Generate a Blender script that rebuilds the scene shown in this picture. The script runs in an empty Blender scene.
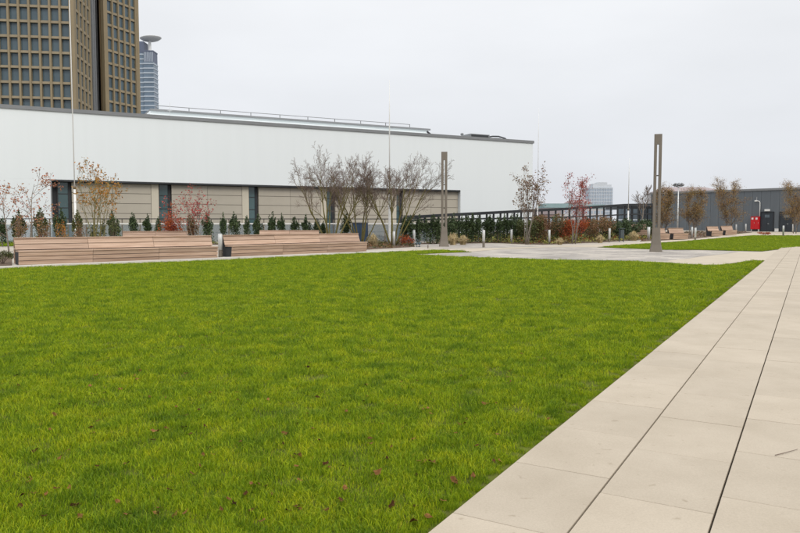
import bpy, math, random
import numpy as np
from mathutils import Vector, Matrix, noise as mnoise

R = math.radians
scene = bpy.context.scene
COL = scene.collection

# ------------------------------------------------------------------ camera, sky, sun, exposure
EYE = 1.55                      # camera height in metres
FPX = 706.0                     # focal length in photo pixels (photo is 800 x 533)
PITCH = math.atan(42.5 / FPX)   # slightly tilted down
cam_d = bpy.data.cameras.new('camera')
cam_d.sensor_width = 36.0
cam_d.lens = FPX / 800.0 * 36.0
cam_d.clip_start = 0.1
cam_d.clip_end = 8000
cam = bpy.data.objects.new('camera', cam_d)
COL.objects.link(cam)
cam.location = (0, 0, EYE)
cam.rotation_euler = (math.pi / 2 - PITCH, 0, 0)
scene.camera = cam

SUN_EL, SUN_AZ = 42.0, 150.0    # veiled sun, behind the camera to the right
world = bpy.data.worlds.new('World')
scene.world = world
world.use_nodes = True
wn, wl = world.node_tree.nodes, world.node_tree.links
wn.clear()
w_out = wn.new('ShaderNodeOutputWorld')
w_bg = wn.new('ShaderNodeBackground')
w_sky = wn.new('ShaderNodeTexSky')
w_sky.sky_type = 'NISHITA'
w_sky.sun_disc = False
w_sky.sun_elevation = R(SUN_EL)
w_sky.sun_rotation = R(SUN_AZ)
w_sky.dust_density = 6.0
w_tc = wn.new('ShaderNodeTexCoord')
w_sep = wn.new('ShaderNodeSeparateXYZ')
w_abs = wn.new('ShaderNodeMath'); w_abs.operation = 'ABSOLUTE'
w_ramp = wn.new('ShaderNodeValToRGB')            # overcast: brighter towards the zenith
w_ramp.color_ramp.elements[0].position = 0.0
w_ramp.color_ramp.elements[0].color = (7.0, 7.25, 7.7, 1)
w_ramp.color_ramp.elements[1].position = 1.0
w_ramp.color_ramp.elements[1].color = (17.0, 17.2, 17.5, 1)
e = w_ramp.color_ramp.elements.new(0.30)
e.color = (8.5, 8.65, 8.9, 1)
w_noise = wn.new('ShaderNodeTexNoise')           # faint cloud structure
w_noise.inputs['Scale'].default_value = 2.2
w_noise.inputs['Detail'].default_value = 5
w_map = wn.new('ShaderNodeMapping'); w_map.inputs['Scale'].default_value = (1, 1, 3.0)
w_mr = wn.new('ShaderNodeMapRange')
w_mr.inputs['From Min'].default_value = 0.3; w_mr.inputs['From Max'].default_value = 0.7
w_mr.inputs['To Min'].default_value = 0.94; w_mr.inputs['To Max'].default_value = 1.05
w_mul = wn.new('ShaderNodeVectorMath'); w_mul.operation = 'SCALE'
w_mix = wn.new('ShaderNodeMix'); w_mix.data_type = 'RGBA'
w_mix.inputs[0].default_value = 0.94
wl.new(w_tc.outputs['Generated'], w_sep.inputs[0])
wl.new(w_sep.outputs['Z'], w_abs.inputs[0])
wl.new(w_abs.outputs[0], w_ramp.inputs[0])
wl.new(w_tc.outputs['Generated'], w_map.inputs['Vector'])
wl.new(w_map.outputs[0], w_noise.inputs['Vector'])
wl.new(w_noise.outputs['Fac'], w_mr.inputs['Value'])
wl.new(w_ramp.outputs[0], w_mul.inputs[0])
wl.new(w_mr.outputs[0], w_mul.inputs['Scale'])
wl.new(w_sky.outputs[0], w_mix.inputs[6])
wl.new(w_mul.outputs[0], w_mix.inputs[7])
wl.new(w_mix.outputs[2], w_bg.inputs['Color'])
w_bg.inputs['Strength'].default_value = 0.110
wl.new(w_bg.outputs[0], w_out.inputs[0])

sun_d = bpy.data.lights.new('sun', 'SUN')
sun_d.energy = 1.25
sun_d.angle = R(25)
sun_d.color = (1.0, 0.96, 0.9)
sun = bpy.data.objects.new('sun', sun_d)
COL.objects.link(sun)
_a = R(SUN_AZ)
_sd = Vector((math.sin(_a) * math.cos(R(SUN_EL)), math.cos(_a) * math.cos(R(SUN_EL)), math.sin(R(SUN_EL))))
sun.rotation_euler = _sd.to_track_quat('Z', 'Y').to_euler()

vs = scene.view_settings
vs.view_transform = 'Standard'; vs.look = 'None'; vs.gamma = 1.0; vs.exposure = 0.0
vs.use_curve_mapping = False

# ------------------------------------------------------------------ pixel -> place
CP, SP = math.cos(PITCH), math.sin(PITCH)
RAMP_Y, RAMP_S = 55.0, 0.011       # the terrace rises slightly beyond 55 m


def gz(y):
    return max(0.0, y - RAMP_Y) * RAMP_S


def ray(px, py):
    a, b = (px - 400) / FPX, (266.5 - py) / FPX
    return Vector((a, CP + b * SP, -SP + b * CP))


def G(px, py):
    """where the photo pixel meets the terrace"""
    d = ray(px, py)
    t = -EYE / d.z if d.z < -1e-6 else 1e9
    if d.y * t > RAMP_Y:
        t = (EYE + RAMP_S * RAMP_Y) / (RAMP_S * d.y - d.z)
    p = d * t
    return Vector((p.x, p.y, gz(p.y)))


def AT(px, py, y):
    """the point on the pixel's ray at distance y"""
    d = ray(px, py)
    p = d * (y / d.y)
    return Vector((p.x, p.y, p.z + EYE))


def foot(px, y):
    """the terrace point at distance y below the pixel column px"""
    p = AT(px, 238, y)
    return Vector((p.x, p.y, gz(y)))


def on_line(px, py, P, d):
    """distance t along the plan line P + t d that is seen at the pixel"""
    r = ray(px, py); k = r.x / r.y
    return (k * P[1] - P[0]) / (d[0] - k * d[1])


# ------------------------------------------------------------------ materials
MATS = {}


def mat(name, col, rough=0.65, var=0.12, scale=4.0, bump=0.0, bscale=30.0, metal=0.0, spec=0.4,
        stretch=(1, 1, 1), island=0.0, world_pos=False, second=None, trans=0.0):
    if name in MATS:
        return MATS[name]
    m = bpy.data.materials.new(name); m.use_nodes = True
    n, l = m.node_tree.nodes, m.node_tree.links
    b = n['Principled BSDF']
    b.inputs['Roughness'].default_value = rough
    b.inputs['Metallic'].default_value = metal
    b.inputs['Specular IOR Level'].default_value = spec
    if world_pos:
        g = n.new('ShaderNodeNewGeometry'); src = g.outputs['Position']
    else:
        g = n.new('ShaderNodeTexCoord'); src = g.outputs['Object']
    mp = n.new('ShaderNodeMapping'); mp.inputs['Scale'].default_value = stretch
    l.new(src, mp.inputs[0])
    nz = n.new('ShaderNodeTexNoise'); nz.inputs['Scale'].default_value = scale
    nz.inputs['Detail'].default_value = 6; nz.inputs['Roughness'].default_value = 0.6
    l.new(mp.outputs[0], nz.inputs['Vector'])
    cr = n.new('ShaderNodeValToRGB')
    c2 = second if second else tuple(min(1, c * (1 + var)) for c in col)
    c1 = col if second else tuple(c * (1 - var) for c in col)
    cr.color_ramp.elements[0].position = 0.32; cr.color_ramp.elements[0].color = (*c1, 1)
    cr.color_ramp.elements[1].position = 0.68; cr.color_ramp.elements[1].color = (*c2, 1)
    l.new(nz.outputs['Fac'], cr.inputs[0])
    out = cr.outputs[0]
    if island > 0:
        gi = n.new('ShaderNodeNewGeometry')
        oi = n.new('ShaderNodeObjectInfo')
        ad = n.new('ShaderNodeMath'); ad.operation = 'ADD'
        l.new(gi.outputs['Random Per Island'], ad.inputs[0]); l.new(oi.outputs['Random'], ad.inputs[1])
        fr = n.new('ShaderNodeMath'); fr.operation = 'FRACT'
        l.new(ad.outputs[0], fr.inputs[0])
        hv = n.new('ShaderNodeHueSaturation')
        mr = n.new('ShaderNodeMapRange')
        mr.inputs['To Min'].default_value = 1 - island; mr.inputs['To Max'].default_value = 1 + island
        l.new(fr.outputs[0], mr.inputs['Value'])
        l.new(mr.outputs[0], hv.inputs['Value'])
        l.new(out, hv.inputs['Color']); out = hv.outputs[0]
    l.new(out, b.inputs['Base Color'])
    if bump > 0:
        nb = n.new('ShaderNodeTexNoise'); nb.inputs['Scale'].default_value = bscale
        nb.inputs['Detail'].default_value = 5
        l.new(mp.outputs[0], nb.inputs['Vector'])
        bp = n.new('ShaderNodeBump'); bp.inputs['Strength'].default_value = bump
        bp.inputs['Distance'].default_value = 0.02
        l.new(nb.outputs['Fac'], bp.inputs['Height'])
        l.new(bp.outputs[0], b.inputs['Normal'])
    if trans > 0:
        tr = n.new('ShaderNodeBsdfTranslucent'); l.new(out, tr.inputs['Color'])
        mx = n.new('ShaderNodeMixShader'); mx.inputs[0].default_value = trans
        l.new(b.outputs[0], mx.inputs[1]); l.new(tr.outputs[0], mx.inputs[2])
        l.new(mx.outputs[0], n['Material Output'].inputs['Surface'])
    MATS[name] = m
    return m


def glass_mat(name, col, alpha):
    """thin tinted fence glass: part see-through, part mirror"""
    m = bpy.data.materials.new(name); m.use_nodes = True
    n, l = m.node_tree.nodes, m.node_tree.links
    b = n['Principled BSDF']
    b.inputs['Base Color'].default_value = (*col, 1)
    b.inputs['Roughness'].default_value = 0.08
    nz = n.new('ShaderNodeTexNoise'); nz.inputs['Scale'].default_value = 1.3
    mr = n.new('ShaderNodeMapRange')
    mr.inputs['To Min'].default_value = max(0, alpha - 0.12); mr.inputs['To Max'].default_value = min(1, alpha + 0.12)
    l.new(nz.outputs['Fac'], mr.inputs['Value'])
    l.new(mr.outputs[0], b.inputs['Alpha'])
    return m


# ------------------------------------------------------------------ mesh helpers
class MB:
    def __init__(self):
        self.v, self.f = [], []

    def hexa(self, p):
        """8 points: bottom ring 0-3 counter-clockwise seen from above, top ring 4-7"""
        o = len(self.v)
        self.v += [tuple(q) for q in p]
        self.f += [tuple(o + i for i in f) for f in
                   ((3, 2, 1, 0), (4, 5, 6, 7), (0, 1, 5, 4), (1, 2, 6, 5), (2, 3, 7, 6), (3, 0, 4, 7))]
        return self

    def box(self, x0, x1, y0, y1, z0, z1):
        return self.hexa([(x0, y0, z0), (x1, y0, z0), (x1, y1, z0), (x0, y1, z0),
                          (x0, y0, z1), (x1, y0, z1), (x1, y1, z1), (x0, y1, z1)])

    def quad(self, a, b, c, d):
        o = len(self.v); self.v += [tuple(a), tuple(b), tuple(c), tuple(d)]
        self.f.append((o, o + 1, o + 2, o + 3)); return self

    def prism(self, poly, z0, z1):
        o = len(self.v); n = len(poly)
        self.v += [(p[0], p[1], z0) for p in poly] + [(p[0], p[1], z1) for p in poly]
        self.f.append(tuple(o + n - 1 - i for i in range(n)))
        self.f.append(tuple(o + n + i for i in range(n)))
        for i in range(n):
            j = (i + 1) % n
            self.f.append((o + i, o + j, o + n + j, o + n + i))
        return self

    def tube(self, pts, rad, n=5, cap=True):
        o = len(self.v); k = len(pts)
        ref = Vector((0.31, 0.17, 0.93))
        for i in range(k):
            a = pts[max(0, i - 1)]; b = pts[min(k - 1, i + 1)]
            t = (Vector(b) - Vector(a))
            t = t.normalized() if t.length > 1e-9 else Vector((0, 0, 1))
            rf = ref if abs(t.dot(ref)) < 0.95 else Vector((1, 0, 0))
            u = t.cross(rf).normalized(); w = t.cross(u)
            for j in range(n):
                an = 2 * math.pi * j / n
                q = Vector(pts[i]) + (u * math.cos(an) + w * math.sin(an)) * rad[i]
                self.v.append(tuple(q))
        for i in range(k - 1):
            for j in range(n):
                j2 = (j + 1) % n
                self.f.append((o + i * n + j, o + (i + 1) * n + j, o + (i + 1) * n + j2, o + i * n + j2))
        if cap:
            self.f.append(tuple(o + j for j in range(n)))
            self.f.append(tuple(o + (k - 1) * n + n - 1 - j for j in range(n)))
        return self

    def lathe(self, prof, n=16, c=(0, 0, 0), cap=True):
        """prof: list of (radius, z)"""
        o = len(self.v); k = len(prof)
        for r, z in prof:
            for j in range(n):
                an = 2 * math.pi * j / n
                self.v.append((c[0] + r * math.cos(an), c[1] + r * math.sin(an), c[2] + z))
        for i in range(k - 1):
            for j in range(n):
                j2 = (j + 1) % n
                self.f.append((o + i * n + j, o + i * n + j2, o + (i + 1) * n + j2, o + (i + 1) * n + j))
        if cap:
            self.f.append(tuple(o + n - 1 - j for j in range(n)))
            self.f.append(tuple(o + (k - 1) * n + j for j in range(n)))
        return self

    def mesh(self, name, material, smooth=False):
        me = bpy.data.meshes.new(name)
        me.from_pydata(self.v, [], self.f); me.update()
        if smooth:
            me.polygons.foreach_set('use_smooth', [True] * len(me.polygons))
        me.materials.append(material)
        return me

    def build(self, name, material, parent=None, smooth=False):
        return link(name, self.mesh(name, material, smooth), parent)


def link(name, data, parent=None):
    o = bpy.data.objects.new(name, data)
    COL.objects.link(o)
    if parent is not None:
        o.parent = parent
    return o


def tag(o, label, cat, group=None):
    o['label'] = label; o['category'] = cat
    if group:
        o['group'] = group
    return o


def thing(name, label, cat, loc=(0, 0, 0), rz=0.0, group=None):
    o = link(name, None)
    o.location = loc; o.rotation_euler = (0, 0, rz)
    return tag(o, label, cat, group)


def structure(o):
    o['kind'] = 'structure'; return o


def stuff(o):
    o['kind'] = 'stuff'; return o


def sheet(name, poly, dz, material, thick=0.0):
    """a flat (ramp following) ground sheet from plan points, optionally with edge faces"""
    import bmesh
    bm = bmesh.new()
    vs_ = [bm.verts.new((p[0], p[1], 0)) for p in poly]
    f = bm.faces.new(vs_)
    f.normal_update()
    if f.normal.z < 0:
        f.normal_flip()
    bmesh.ops.bisect_plane(bm, geom=bm.verts[:] + bm.edges[:] + bm.faces[:], plane_co=(0, RAMP_Y, 0), plane_no=(0, 1, 0))
    bmesh.ops.triangulate(bm, faces=bm.faces[:])
    for v in bm.verts:
        v.co.z = gz(v.co.y) + dz
    if thick > 0:
        bound = [ed for ed in bm.edges if ed.is_boundary]
        r = bmesh.ops.extrude_edge_only(bm, edges=bound)
        for v in [g for g in r['geom'] if isinstance(g, bmesh.types.BMVert)]:
            v.co.z -= thick
    me = bpy.data.meshes.new(name); bm.to_mesh(me); bm.free()
    me.materials.append(material)
    return structure(link(name, me))


# ------------------------------------------------------------------ palette
m_ground = mat('street_asphalt', (0.11, 0.115, 0.12), 0.9, 0.25, 0.05)
m_terrace = mat('terrace_paving', (0.40, 0.36, 0.30), 0.85, 0.08, 1.2, 0.2, 60)
m_soil = mat('lawn_soil', (0.07, 0.075, 0.02), 0.95, 0.35, 3.0, 0.6, 40, spec=0.05, second=(0.12, 0.14, 0.025))
m_mulch = mat('bark_mulch', (0.07, 0.042, 0.028), 0.95, 0.4, 6.0, 0.9, 25, second=(0.14, 0.095, 0.06))
m_kerb = mat('pale_kerb', (0.52, 0.49, 0.44), 0.8, 0.08, 2.0, 0.2, 50)
def clad_mat():
    """white facade sheets: barely visible upright joints, faint rain streaks"""
    m = bpy.data.materials.new('white_cladding'); m.use_nodes = True
    n, l = m.node_tree.nodes, m.node_tree.links
    b = n['Principled BSDF']; b.inputs['Roughness'].default_value = 0.5
    tc = n.new('ShaderNodeTexCoord')
    br = n.new('ShaderNodeTexBrick'); br.offset = 0.0
    br.inputs['Scale'].default_value = 1.0; br.inputs['Brick Width'].default_value = 1.1; br.inputs['Row Height'].default_value = 200.0
    br.inputs['Mortar Size'].default_value = 0.012
    br.inputs['Color1'].default_value = (0.775, 0.815, 0.82, 1); br.inputs['Color2'].default_value = (0.765, 0.805, 0.81, 1)
    br.inputs['Mortar'].default_value = (0.73, 0.765, 0.77, 1)
    l.new(tc.outputs['Object'], br.inputs['Vector'])
    mp = n.new('ShaderNodeMapping'); mp.inputs['Scale'].default_value = (0.9, 0.9, 0.06)
    l.new(tc.outputs['Object'], mp.inputs[0])
    nz = n.new('ShaderNodeTexNoise'); nz.inputs['Scale'].default_value = 1.2; nz.inputs['Detail'].default_value = 6
    l.new(mp.outputs[0], nz.inputs['Vector'])
    r = n.new('ShaderNodeValToRGB')
    r.color_ramp.elements[0].position = 0.3; r.color_ramp.elements[0].color = (0.98, 0.98, 0.978, 1)
    r.color_ramp.elements[1].position = 0.6; r.color_ramp.elements[1].color = (1, 1, 1, 1)
    l.new(nz.outputs['Fac'], r.inputs[0])
    k = n.new('ShaderNodeMix'); k.data_type = 'RGBA'; k.blend_type = 'MULTIPLY'; k.inputs[0].default_value = 1
    l.new(br.outputs['Color'], k.inputs[6]); l.new(r.outputs[0], k.inputs[7])
    l.new(k.outputs[2], b.inputs['Base Color'])
    return m


m_white_wall = clad_mat()
m_coping = mat('grey_coping', (0.20, 0.205, 0.21), 0.5, 0.06, 1.0)
m_tan = mat('tan_panel', (0.42, 0.38, 0.31), 0.55, 0.05, 0.5, island=0.03)
m_tan_lit = mat('sunlit_reveal', (0.55, 0.50, 0.40), 0.6, 0.04, 0.5)  # tan panel colour lightened to look sunlit
m_dark = mat('dark_joint', (0.035, 0.037, 0.04), 0.7, 0.1, 2.0)
m_black = mat('black_steel', (0.022, 0.024, 0.027), 0.45, 0.15, 3.0)
m_glass = mat('window_glass', (0.065, 0.115, 0.12), 0.06, 0.25, 0.15, spec=0.6)
m_tglass = mat('tower_glass', (0.075, 0.11, 0.13), 0.12, 0.15, 0.2, spec=0.5, island=0.12)
m_sand = mat('tower_stone', (0.25, 0.195, 0.115), 0.7, 0.06, 0.3, 0.1, 6)
m_sand_dark = mat('tower_spandrel', (0.26, 0.21, 0.135), 0.7, 0.08, 0.3)
m_sand_shade = mat('tower_stone_shade', (0.20, 0.14, 0.075), 0.75, 0.08, 0.2)  # stone darkened to brown for the shade on the return
m_core = mat('dark_core_glass', (0.02, 0.03, 0.035), 0.1, 0.2, 0.2)
m_postbronze = mat('bronze_grey_metal', (0.18, 0.155, 0.125), 0.5, 0.06, 1.5, metal=0.25)
m_steel = mat('brushed_steel', (0.62, 0.63, 0.62), 0.42, 0.06, 3.0, metal=0.3, stretch=(1, 1, 0.2))
m_white_metal = mat('white_metal', (0.72, 0.72, 0.70), 0.45, 0.04, 3.0)
m_greywall = mat('grey_cladding', (0.115, 0.13, 0.145), 0.55, 0.06, 0.4, stretch=(4, 4, 0.3))
m_door = mat('dark_door_paint', (0.028, 0.036, 0.045), 0.5, 0.12, 1.5)
m_red = mat('red_paint', (0.52, 0.012, 0.018), 0.35, 0.08, 3.0)
m_bark_y = mat('mossy_bark', (0.15, 0.13, 0.045), 0.9, 0.3, 9.0, 0.5, 30)
m_twig = mat('brown_twigs', (0.15, 0.11, 0.088), 0.9, 0.3, 3.0)
m_bark_g = mat('grey_bark', (0.20, 0.17, 0.14), 0.9, 0.3, 9.0, 0.5, 30)
m_shrub = mat('evergreen_leaf', (0.030, 0.052, 0.020), 0.7, 0.3, 2.0, island=0.5, second=(0.065, 0.095, 0.032), world_pos=True)
m_shrub2 = mat('olive_leaf', (0.05, 0.07, 0.018), 0.7, 0.3, 2.0, island=0.45, second=(0.10, 0.10, 0.03), world_pos=True)
m_leaf_red = mat('red_leaf', (0.30, 0.035, 0.04), 0.65, 0.3, 2.0, island=0.45, second=(0.36, 0.11, 0.08), world_pos=True, trans=0.25)
m_leaf_orange = mat('orange_leaf', (0.36, 0.10, 0.02), 0.65, 0.3, 1.6, island=0.4, second=(0.30, 0.045, 0.02), world_pos=True, trans=0.25)
m_leaf_yellow = mat('yellow_leaf', (0.34, 0.20, 0.03), 0.65, 0.3, 2.0, island=0.35, second=(0.36, 0.13, 0.03), world_pos=True, trans=0.25)
m_leaf_pink = mat('pale_pink_leaf', (0.40, 0.12, 0.10), 0.65, 0.3, 2.0, island=0.4, second=(0.36, 0.20, 0.06), world_pos=True, trans=0.25)
m_leaf_brown = mat('brown_red_leaf', (0.20, 0.085, 0.05), 0.65, 0.3, 2.0, island=0.4, second=(0.16, 0.12, 0.04), world_pos=True, trans=0.2)
m_leaf_birch = mat('birch_leaf', (0.38, 0.22, 0.085), 0.65, 0.3, 1.0, island=0.4, second=(0.24, 0.18, 0.06), world_pos=True, trans=0.3)
m_straw = mat('straw_grass', (0.50, 0.40, 0.22), 0.8, 0.2, 3.0, island=0.3, trans=0.2)
m_fallen = mat('fallen_leaf', (0.075, 0.032, 0.012), 0.9, 0.3, 30.0, island=0.8, second=(0.17, 0.085, 0.03), spec=0.05)


def wood_mat():
    m = bpy.data.materials.new('larch_plank'); m.use_nodes = True
    n, l = m.node_tree.nodes, m.node_tree.links
    b = n['Principled BSDF']; b.inputs['Roughness'].default_value = 0.65
    tc = n.new('ShaderNodeTexCoord')
    oi = n.new('ShaderNodeObjectInfo')
    mp = n.new('ShaderNodeMapping'); mp.inputs['Scale'].default_value = (0.7, 14, 14)
    off = n.new('ShaderNodeVectorMath'); off.operation = 'ADD'
    l.new(tc.outputs['Object'], off.inputs[0])
    cx = n.new('ShaderNodeCombineXYZ')
    ml = n.new('ShaderNodeMath'); ml.operation = 'MULTIPLY'; ml.inputs[1].default_value = 37
    l.new(oi.outputs['Random'], ml.inputs[0]); l.new(ml.outputs[0], cx.inputs[0])
    l.new(cx.outputs[0], off.inputs[1]); l.new(off.outputs[0], mp.inputs[0])
    nz = n.new('ShaderNodeTexNoise'); nz.inputs['Scale'].default_value = 1.6; nz.inputs['Detail'].default_value = 7
    l.new(mp.outputs[0], nz.inputs['Vector'])
    cr = n.new('ShaderNodeValToRGB')
    cr.color_ramp.elements[0].position = 0.3; cr.color_ramp.elements[0].color = (0.34, 0.22, 0.15, 1)
    cr.color_ramp.elements[1].position = 0.72; cr.color_ramp.elements[1].color = (0.52, 0.375, 0.28, 1)
    l.new(nz.outputs['Fac'], cr.inputs[0])
    hv = n.new('ShaderNodeHueSaturation')
    mr = n.new('ShaderNodeMapRange'); mr.inputs['To Min'].default_value = 0.84; mr.inputs['To Max'].default_value = 1.14
    l.new(oi.outputs['Random'], mr.inputs['Value']); l.new(mr.outputs[0], hv.inputs['Value'])
    l.new(cr.outputs[0], hv.inputs['Color']); l.new(hv.outputs[0], b.inputs['Base Color'])
    return m


def slab_mat():
    m = bpy.data.materials.new('concrete_slab'); m.use_nodes = True
    n, l = m.node_tree.nodes, m.node_tree.links
    b = n['Principled BSDF']; b.inputs['Roughness'].default_value = 0.82
    b.inputs['Specular IOR Level'].default_value = 0.3
    g = n.new('ShaderNodeNewGeometry')
    oi = n.new('ShaderNodeObjectInfo')

    def nz(scale, detail, rough=0.6):
        t = n.new('ShaderNodeTexNoise'); t.inputs['Scale'].default_value = scale
        t.inputs['Detail'].default_value = detail; t.inputs['Roughness'].default_value = rough
        l.new(g.outputs['Position'], t.inputs['Vector']); return t

    def ramp(fac, a, ca, c, cc):
        r = n.new('ShaderNodeValToRGB')
        r.color_ramp.elements[0].position = a; r.color_ramp.elements[0].color = (*ca, 1)
        r.color_ramp.elements[1].position = c; r.color_ramp.elements[1].color = (*cc, 1)
        l.new(fac, r.inputs[0]); return r

    def mult(x, y):
        k = n.new('ShaderNodeMix'); k.data_type = 'RGBA'; k.blend_type = 'MULTIPLY'; k.inputs[0].default_value = 1
        l.new(x, k.inputs[6]); l.new(y, k.inputs[7]); return k.outputs[2]
    base = ramp(nz(1.6, 6).outputs['Fac'], 0.3, (0.39, 0.332, 0.255), 0.7, (0.455, 0.392, 0.308))
    fine = ramp(nz(95, 3, 0.7).outputs['Fac'], 0.3, (0.90, 0.90, 0.90), 0.7, (1.05, 1.05, 1.05))
    spots = ramp(nz(13, 2).outputs['Fac'], 0.22, (0.80, 0.78, 0.75), 0.33, (1, 1, 1))
    c = mult(mult(base.outputs[0], fine.outputs[0]), spots.outputs[0])
    hv = n.new('ShaderNodeHueSaturation')
    mr = n.new('ShaderNodeMapRange'); mr.inputs['To Min'].default_value = 0.955; mr.inputs['To Max'].default_value = 1.04
    l.new(oi.outputs['Random'], mr.inputs['Value']); l.new(mr.outputs[0], hv.inputs['Value'])
    l.new(c, hv.inputs['Color']); l.new(hv.outputs[0], b.inputs['Base Color'])
    bp = n.new('ShaderNodeBump'); bp.inputs['Strength'].default_value = 0.25; bp.inputs['Distance'].default_value = 0.004
    l.new(nz(140, 3).outputs['Fac'], bp.inputs['Height']); l.new(bp.outputs[0], b.inputs['Normal'])
    return m


def plaza_mat():
    """small grey and beige pavers, too far away to tell apart"""
    m = bpy.data.materials.new('plaza_pavers'); m.use_nodes = True
    n, l = m.node_tree.nodes, m.node_tree.links
    b = n['Principled BSDF']; b.inputs['Roughness'].default_value = 0.85; b.inputs['Specular IOR Level'].default_value = 0.15
    g = n.new('ShaderNodeNewGeometry')
    mp = n.new('ShaderNodeMapping'); mp.inputs['Rotation'].default_value = (0, 0, R(30))
    l.new(g.outputs['Position'], mp.inputs[0])
    br = n.new('ShaderNodeTexBrick'); br.inputs['Scale'].default_value = 1.0
    br.inputs['Brick Width'].default_value = 0.9; br.inputs['Row Height'].default_value = 0.6
    br.inputs['Mortar Size'].default_value = 0.008
    br.inputs['Color1'].default_value = (0.47, 0.43, 0.375, 1)
    br.inputs['Color2'].default_value = (0.32, 0.295, 0.265, 1)
    br.inputs['Mortar'].default_value = (0.2, 0.19, 0.18, 1)
    l.new(mp.outputs[0], br.inputs['Vector'])
    nz = n.new('ShaderNodeTexNoise'); nz.inputs['Scale'].default_value = 0.45; nz.inputs['Detail'].default_value = 5
    l.new(g.outputs['Position'], nz.inputs['Vector'])
    r = n.new('ShaderNodeValToRGB')
    r.color_ramp.elements[0].position = 0.35; r.color_ramp.elements[0].color = (0.74, 0.74, 0.76, 1)
    r.color_ramp.elements[1].position = 0.65; r.color_ramp.elements[1].color = (1.08, 1.07, 1.06, 1)
    l.new(nz.outputs['Fac'], r.inputs[0])
    k = n.new('ShaderNodeMix'); k.data_type = 'RGBA'; k.blend_type = 'MULTIPLY'; k.inputs[0].default_value = 1
    l.new(br.outputs['Color'], k.inputs[6]); l.new(r.outputs[0], k.inputs[7])
    l.new(k.outputs[2], b.inputs['Base Color'])
    return m


def grass_mat():
    m = bpy.data.materials.new('grass_blade'); m.use_nodes = True
    n, l = m.node_tree.nodes, m.node_tree.links
    b = n['Principled BSDF']; b.inputs['Roughness'].default_value = 0.6
    b.inputs['Specular IOR Level'].default_value = 0.25
    g = n.new('ShaderNodeNewGeometry')
    oi = n.new('ShaderNodeObjectInfo')

    def nz(scale, detail, dist=0.0):
        t = n.new('ShaderNodeTexNoise'); t.inputs['Scale'].default_value = scale
        t.inputs['Detail'].default_value = detail; t.inputs['Distortion'].default_value = dist
        l.new(g.outputs['Position'], t.inputs['Vector']); return t.outputs['Fac']

    def ramp(fac, stops):
        r = n.new('ShaderNodeValToRGB')
        els = r.color_ramp.elements
        els[0].position, els[0].color = stops[0][0], (*stops[0][1], 1)
        els[1].position, els[1].color = stops[-1][0], (*stops[-1][1], 1)
        for p, c in stops[1:-1]:
            q = els.new(p); q.color = (*c, 1)
        l.new(fac, r.inputs[0]); return r.outputs[0]
    patch = ramp(nz(2.6, 10, 0.5), [(0.27, (0.12, 0.215, 0.008)), (0.5, (0.255, 0.355, 0.009)), (0.73, (0.36, 0.425, 0.012))])
    blade = ramp(g.outputs['Random Per Island'], [(0.0, (0.30, 0.38, 0.4)), (0.35, (0.75, 0.85, 0.85)), (0.75, (1.2, 1.15, 1.0)), (0.92, (1.45, 1.25, 1.2)), (0.965, (1.9, 1.45, 4.0)), (1.0, (1.5, 1.0, 4.0))])
    tuft = ramp(oi.outputs['Random'], [(0.0, (0.80, 0.86, 0.9)), (1.0, (1.2, 1.12, 1.0))])

    def mult(x, y):
        k = n.new('ShaderNodeMix'); k.data_type = 'RGBA'; k.blend_type = 'MULTIPLY'; k.inputs[0].default_value = 1
        l.new(x, k.inputs[6]); l.new(y, k.inputs[7]); return k.outputs[2]
    c = mult(mult(patch, blade), tuft)
    l.new(c, b.inputs['Base Color'])
    tr = n.new('ShaderNodeBsdfTranslucent'); l.new(c, tr.inputs['Color'])
    mx = n.new('ShaderNodeMixShader'); mx.inputs[0].default_value = 0.33
    l.new(b.outputs[0], mx.inputs[1]); l.new(tr.outputs[0], mx.inputs[2])
    l.new(mx.outputs[0], n['Material Output'].inputs['Surface'])
    return m


m_wood = wood_mat()
m_slab = slab_mat()
m_plaza = plaza_mat()
m_grass = grass_mat()

# ------------------------------------------------------------------ ground, terrace, lawns, paths
STREET = -18.0
o = MB().quad((-4000, -500, STREET), (4000, -500, STREET), (4000, 6500, STREET), (-4000, 6500, STREET)).build('street_ground', m_ground)
structure(o)

FA, FB, FC, FD = AT(-60, 230, 56.5), AT(440, 230, 59.5), AT(648, 230, 84), AT(652, 230, 114)   # outline of the terrace at the back
edge = [(-30, -12), (30, -12), (72, 78), (FD.x + 12, 128), (FD.x, 128), (FC.x, FC.y + 1.0), (FB.x, FB.y + 1.0), (FA.x, FA.y + 1.0), (-52, 56)]
sheet('terrace', edge, 0.0, m_terrace, 6.0)

# path direction (vanishing point of the long joints)
_r = ray(810, 224)
PD = Vector((_r.x, _r.y, 0)).normalized()
PN = Vector((PD.y, -PD.x, 0))                # to the right of the path
E0 = G(434, 533)                             # a point on the lawn edge
corner = G(767, 261)


def path_pt(u, v):
    return E0 + PD * u + PN * v


lawn_edge_px = [(767, 261), (750, 261), (716, 266), (690, 265.2), (668, 263.2), (630, 261.7), (560, 260.5), (500, 258.5), (455, 256.8),
                (420, 255.2), (418, 254.4), (440, 253.4), (472, 252.2), (462, 251.1), (440, 250.5), (400, 251.9), (220, 260.6), (0, 269.2), (-220, 278.2)]
lawn_pts = [G(*p) for p in lawn_edge_px]
near_l = path_pt(-7, 0)
u_corner = (corner - E0).dot(PD)
lawn_pts[0] = path_pt(u_corner, 0)
lawn_pts += [Vector((-17, -2, 0)), Vector((near_l.x, near_l.y, 0))]
sheet('lawn', lawn_pts, 0.012, m_soil)

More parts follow.
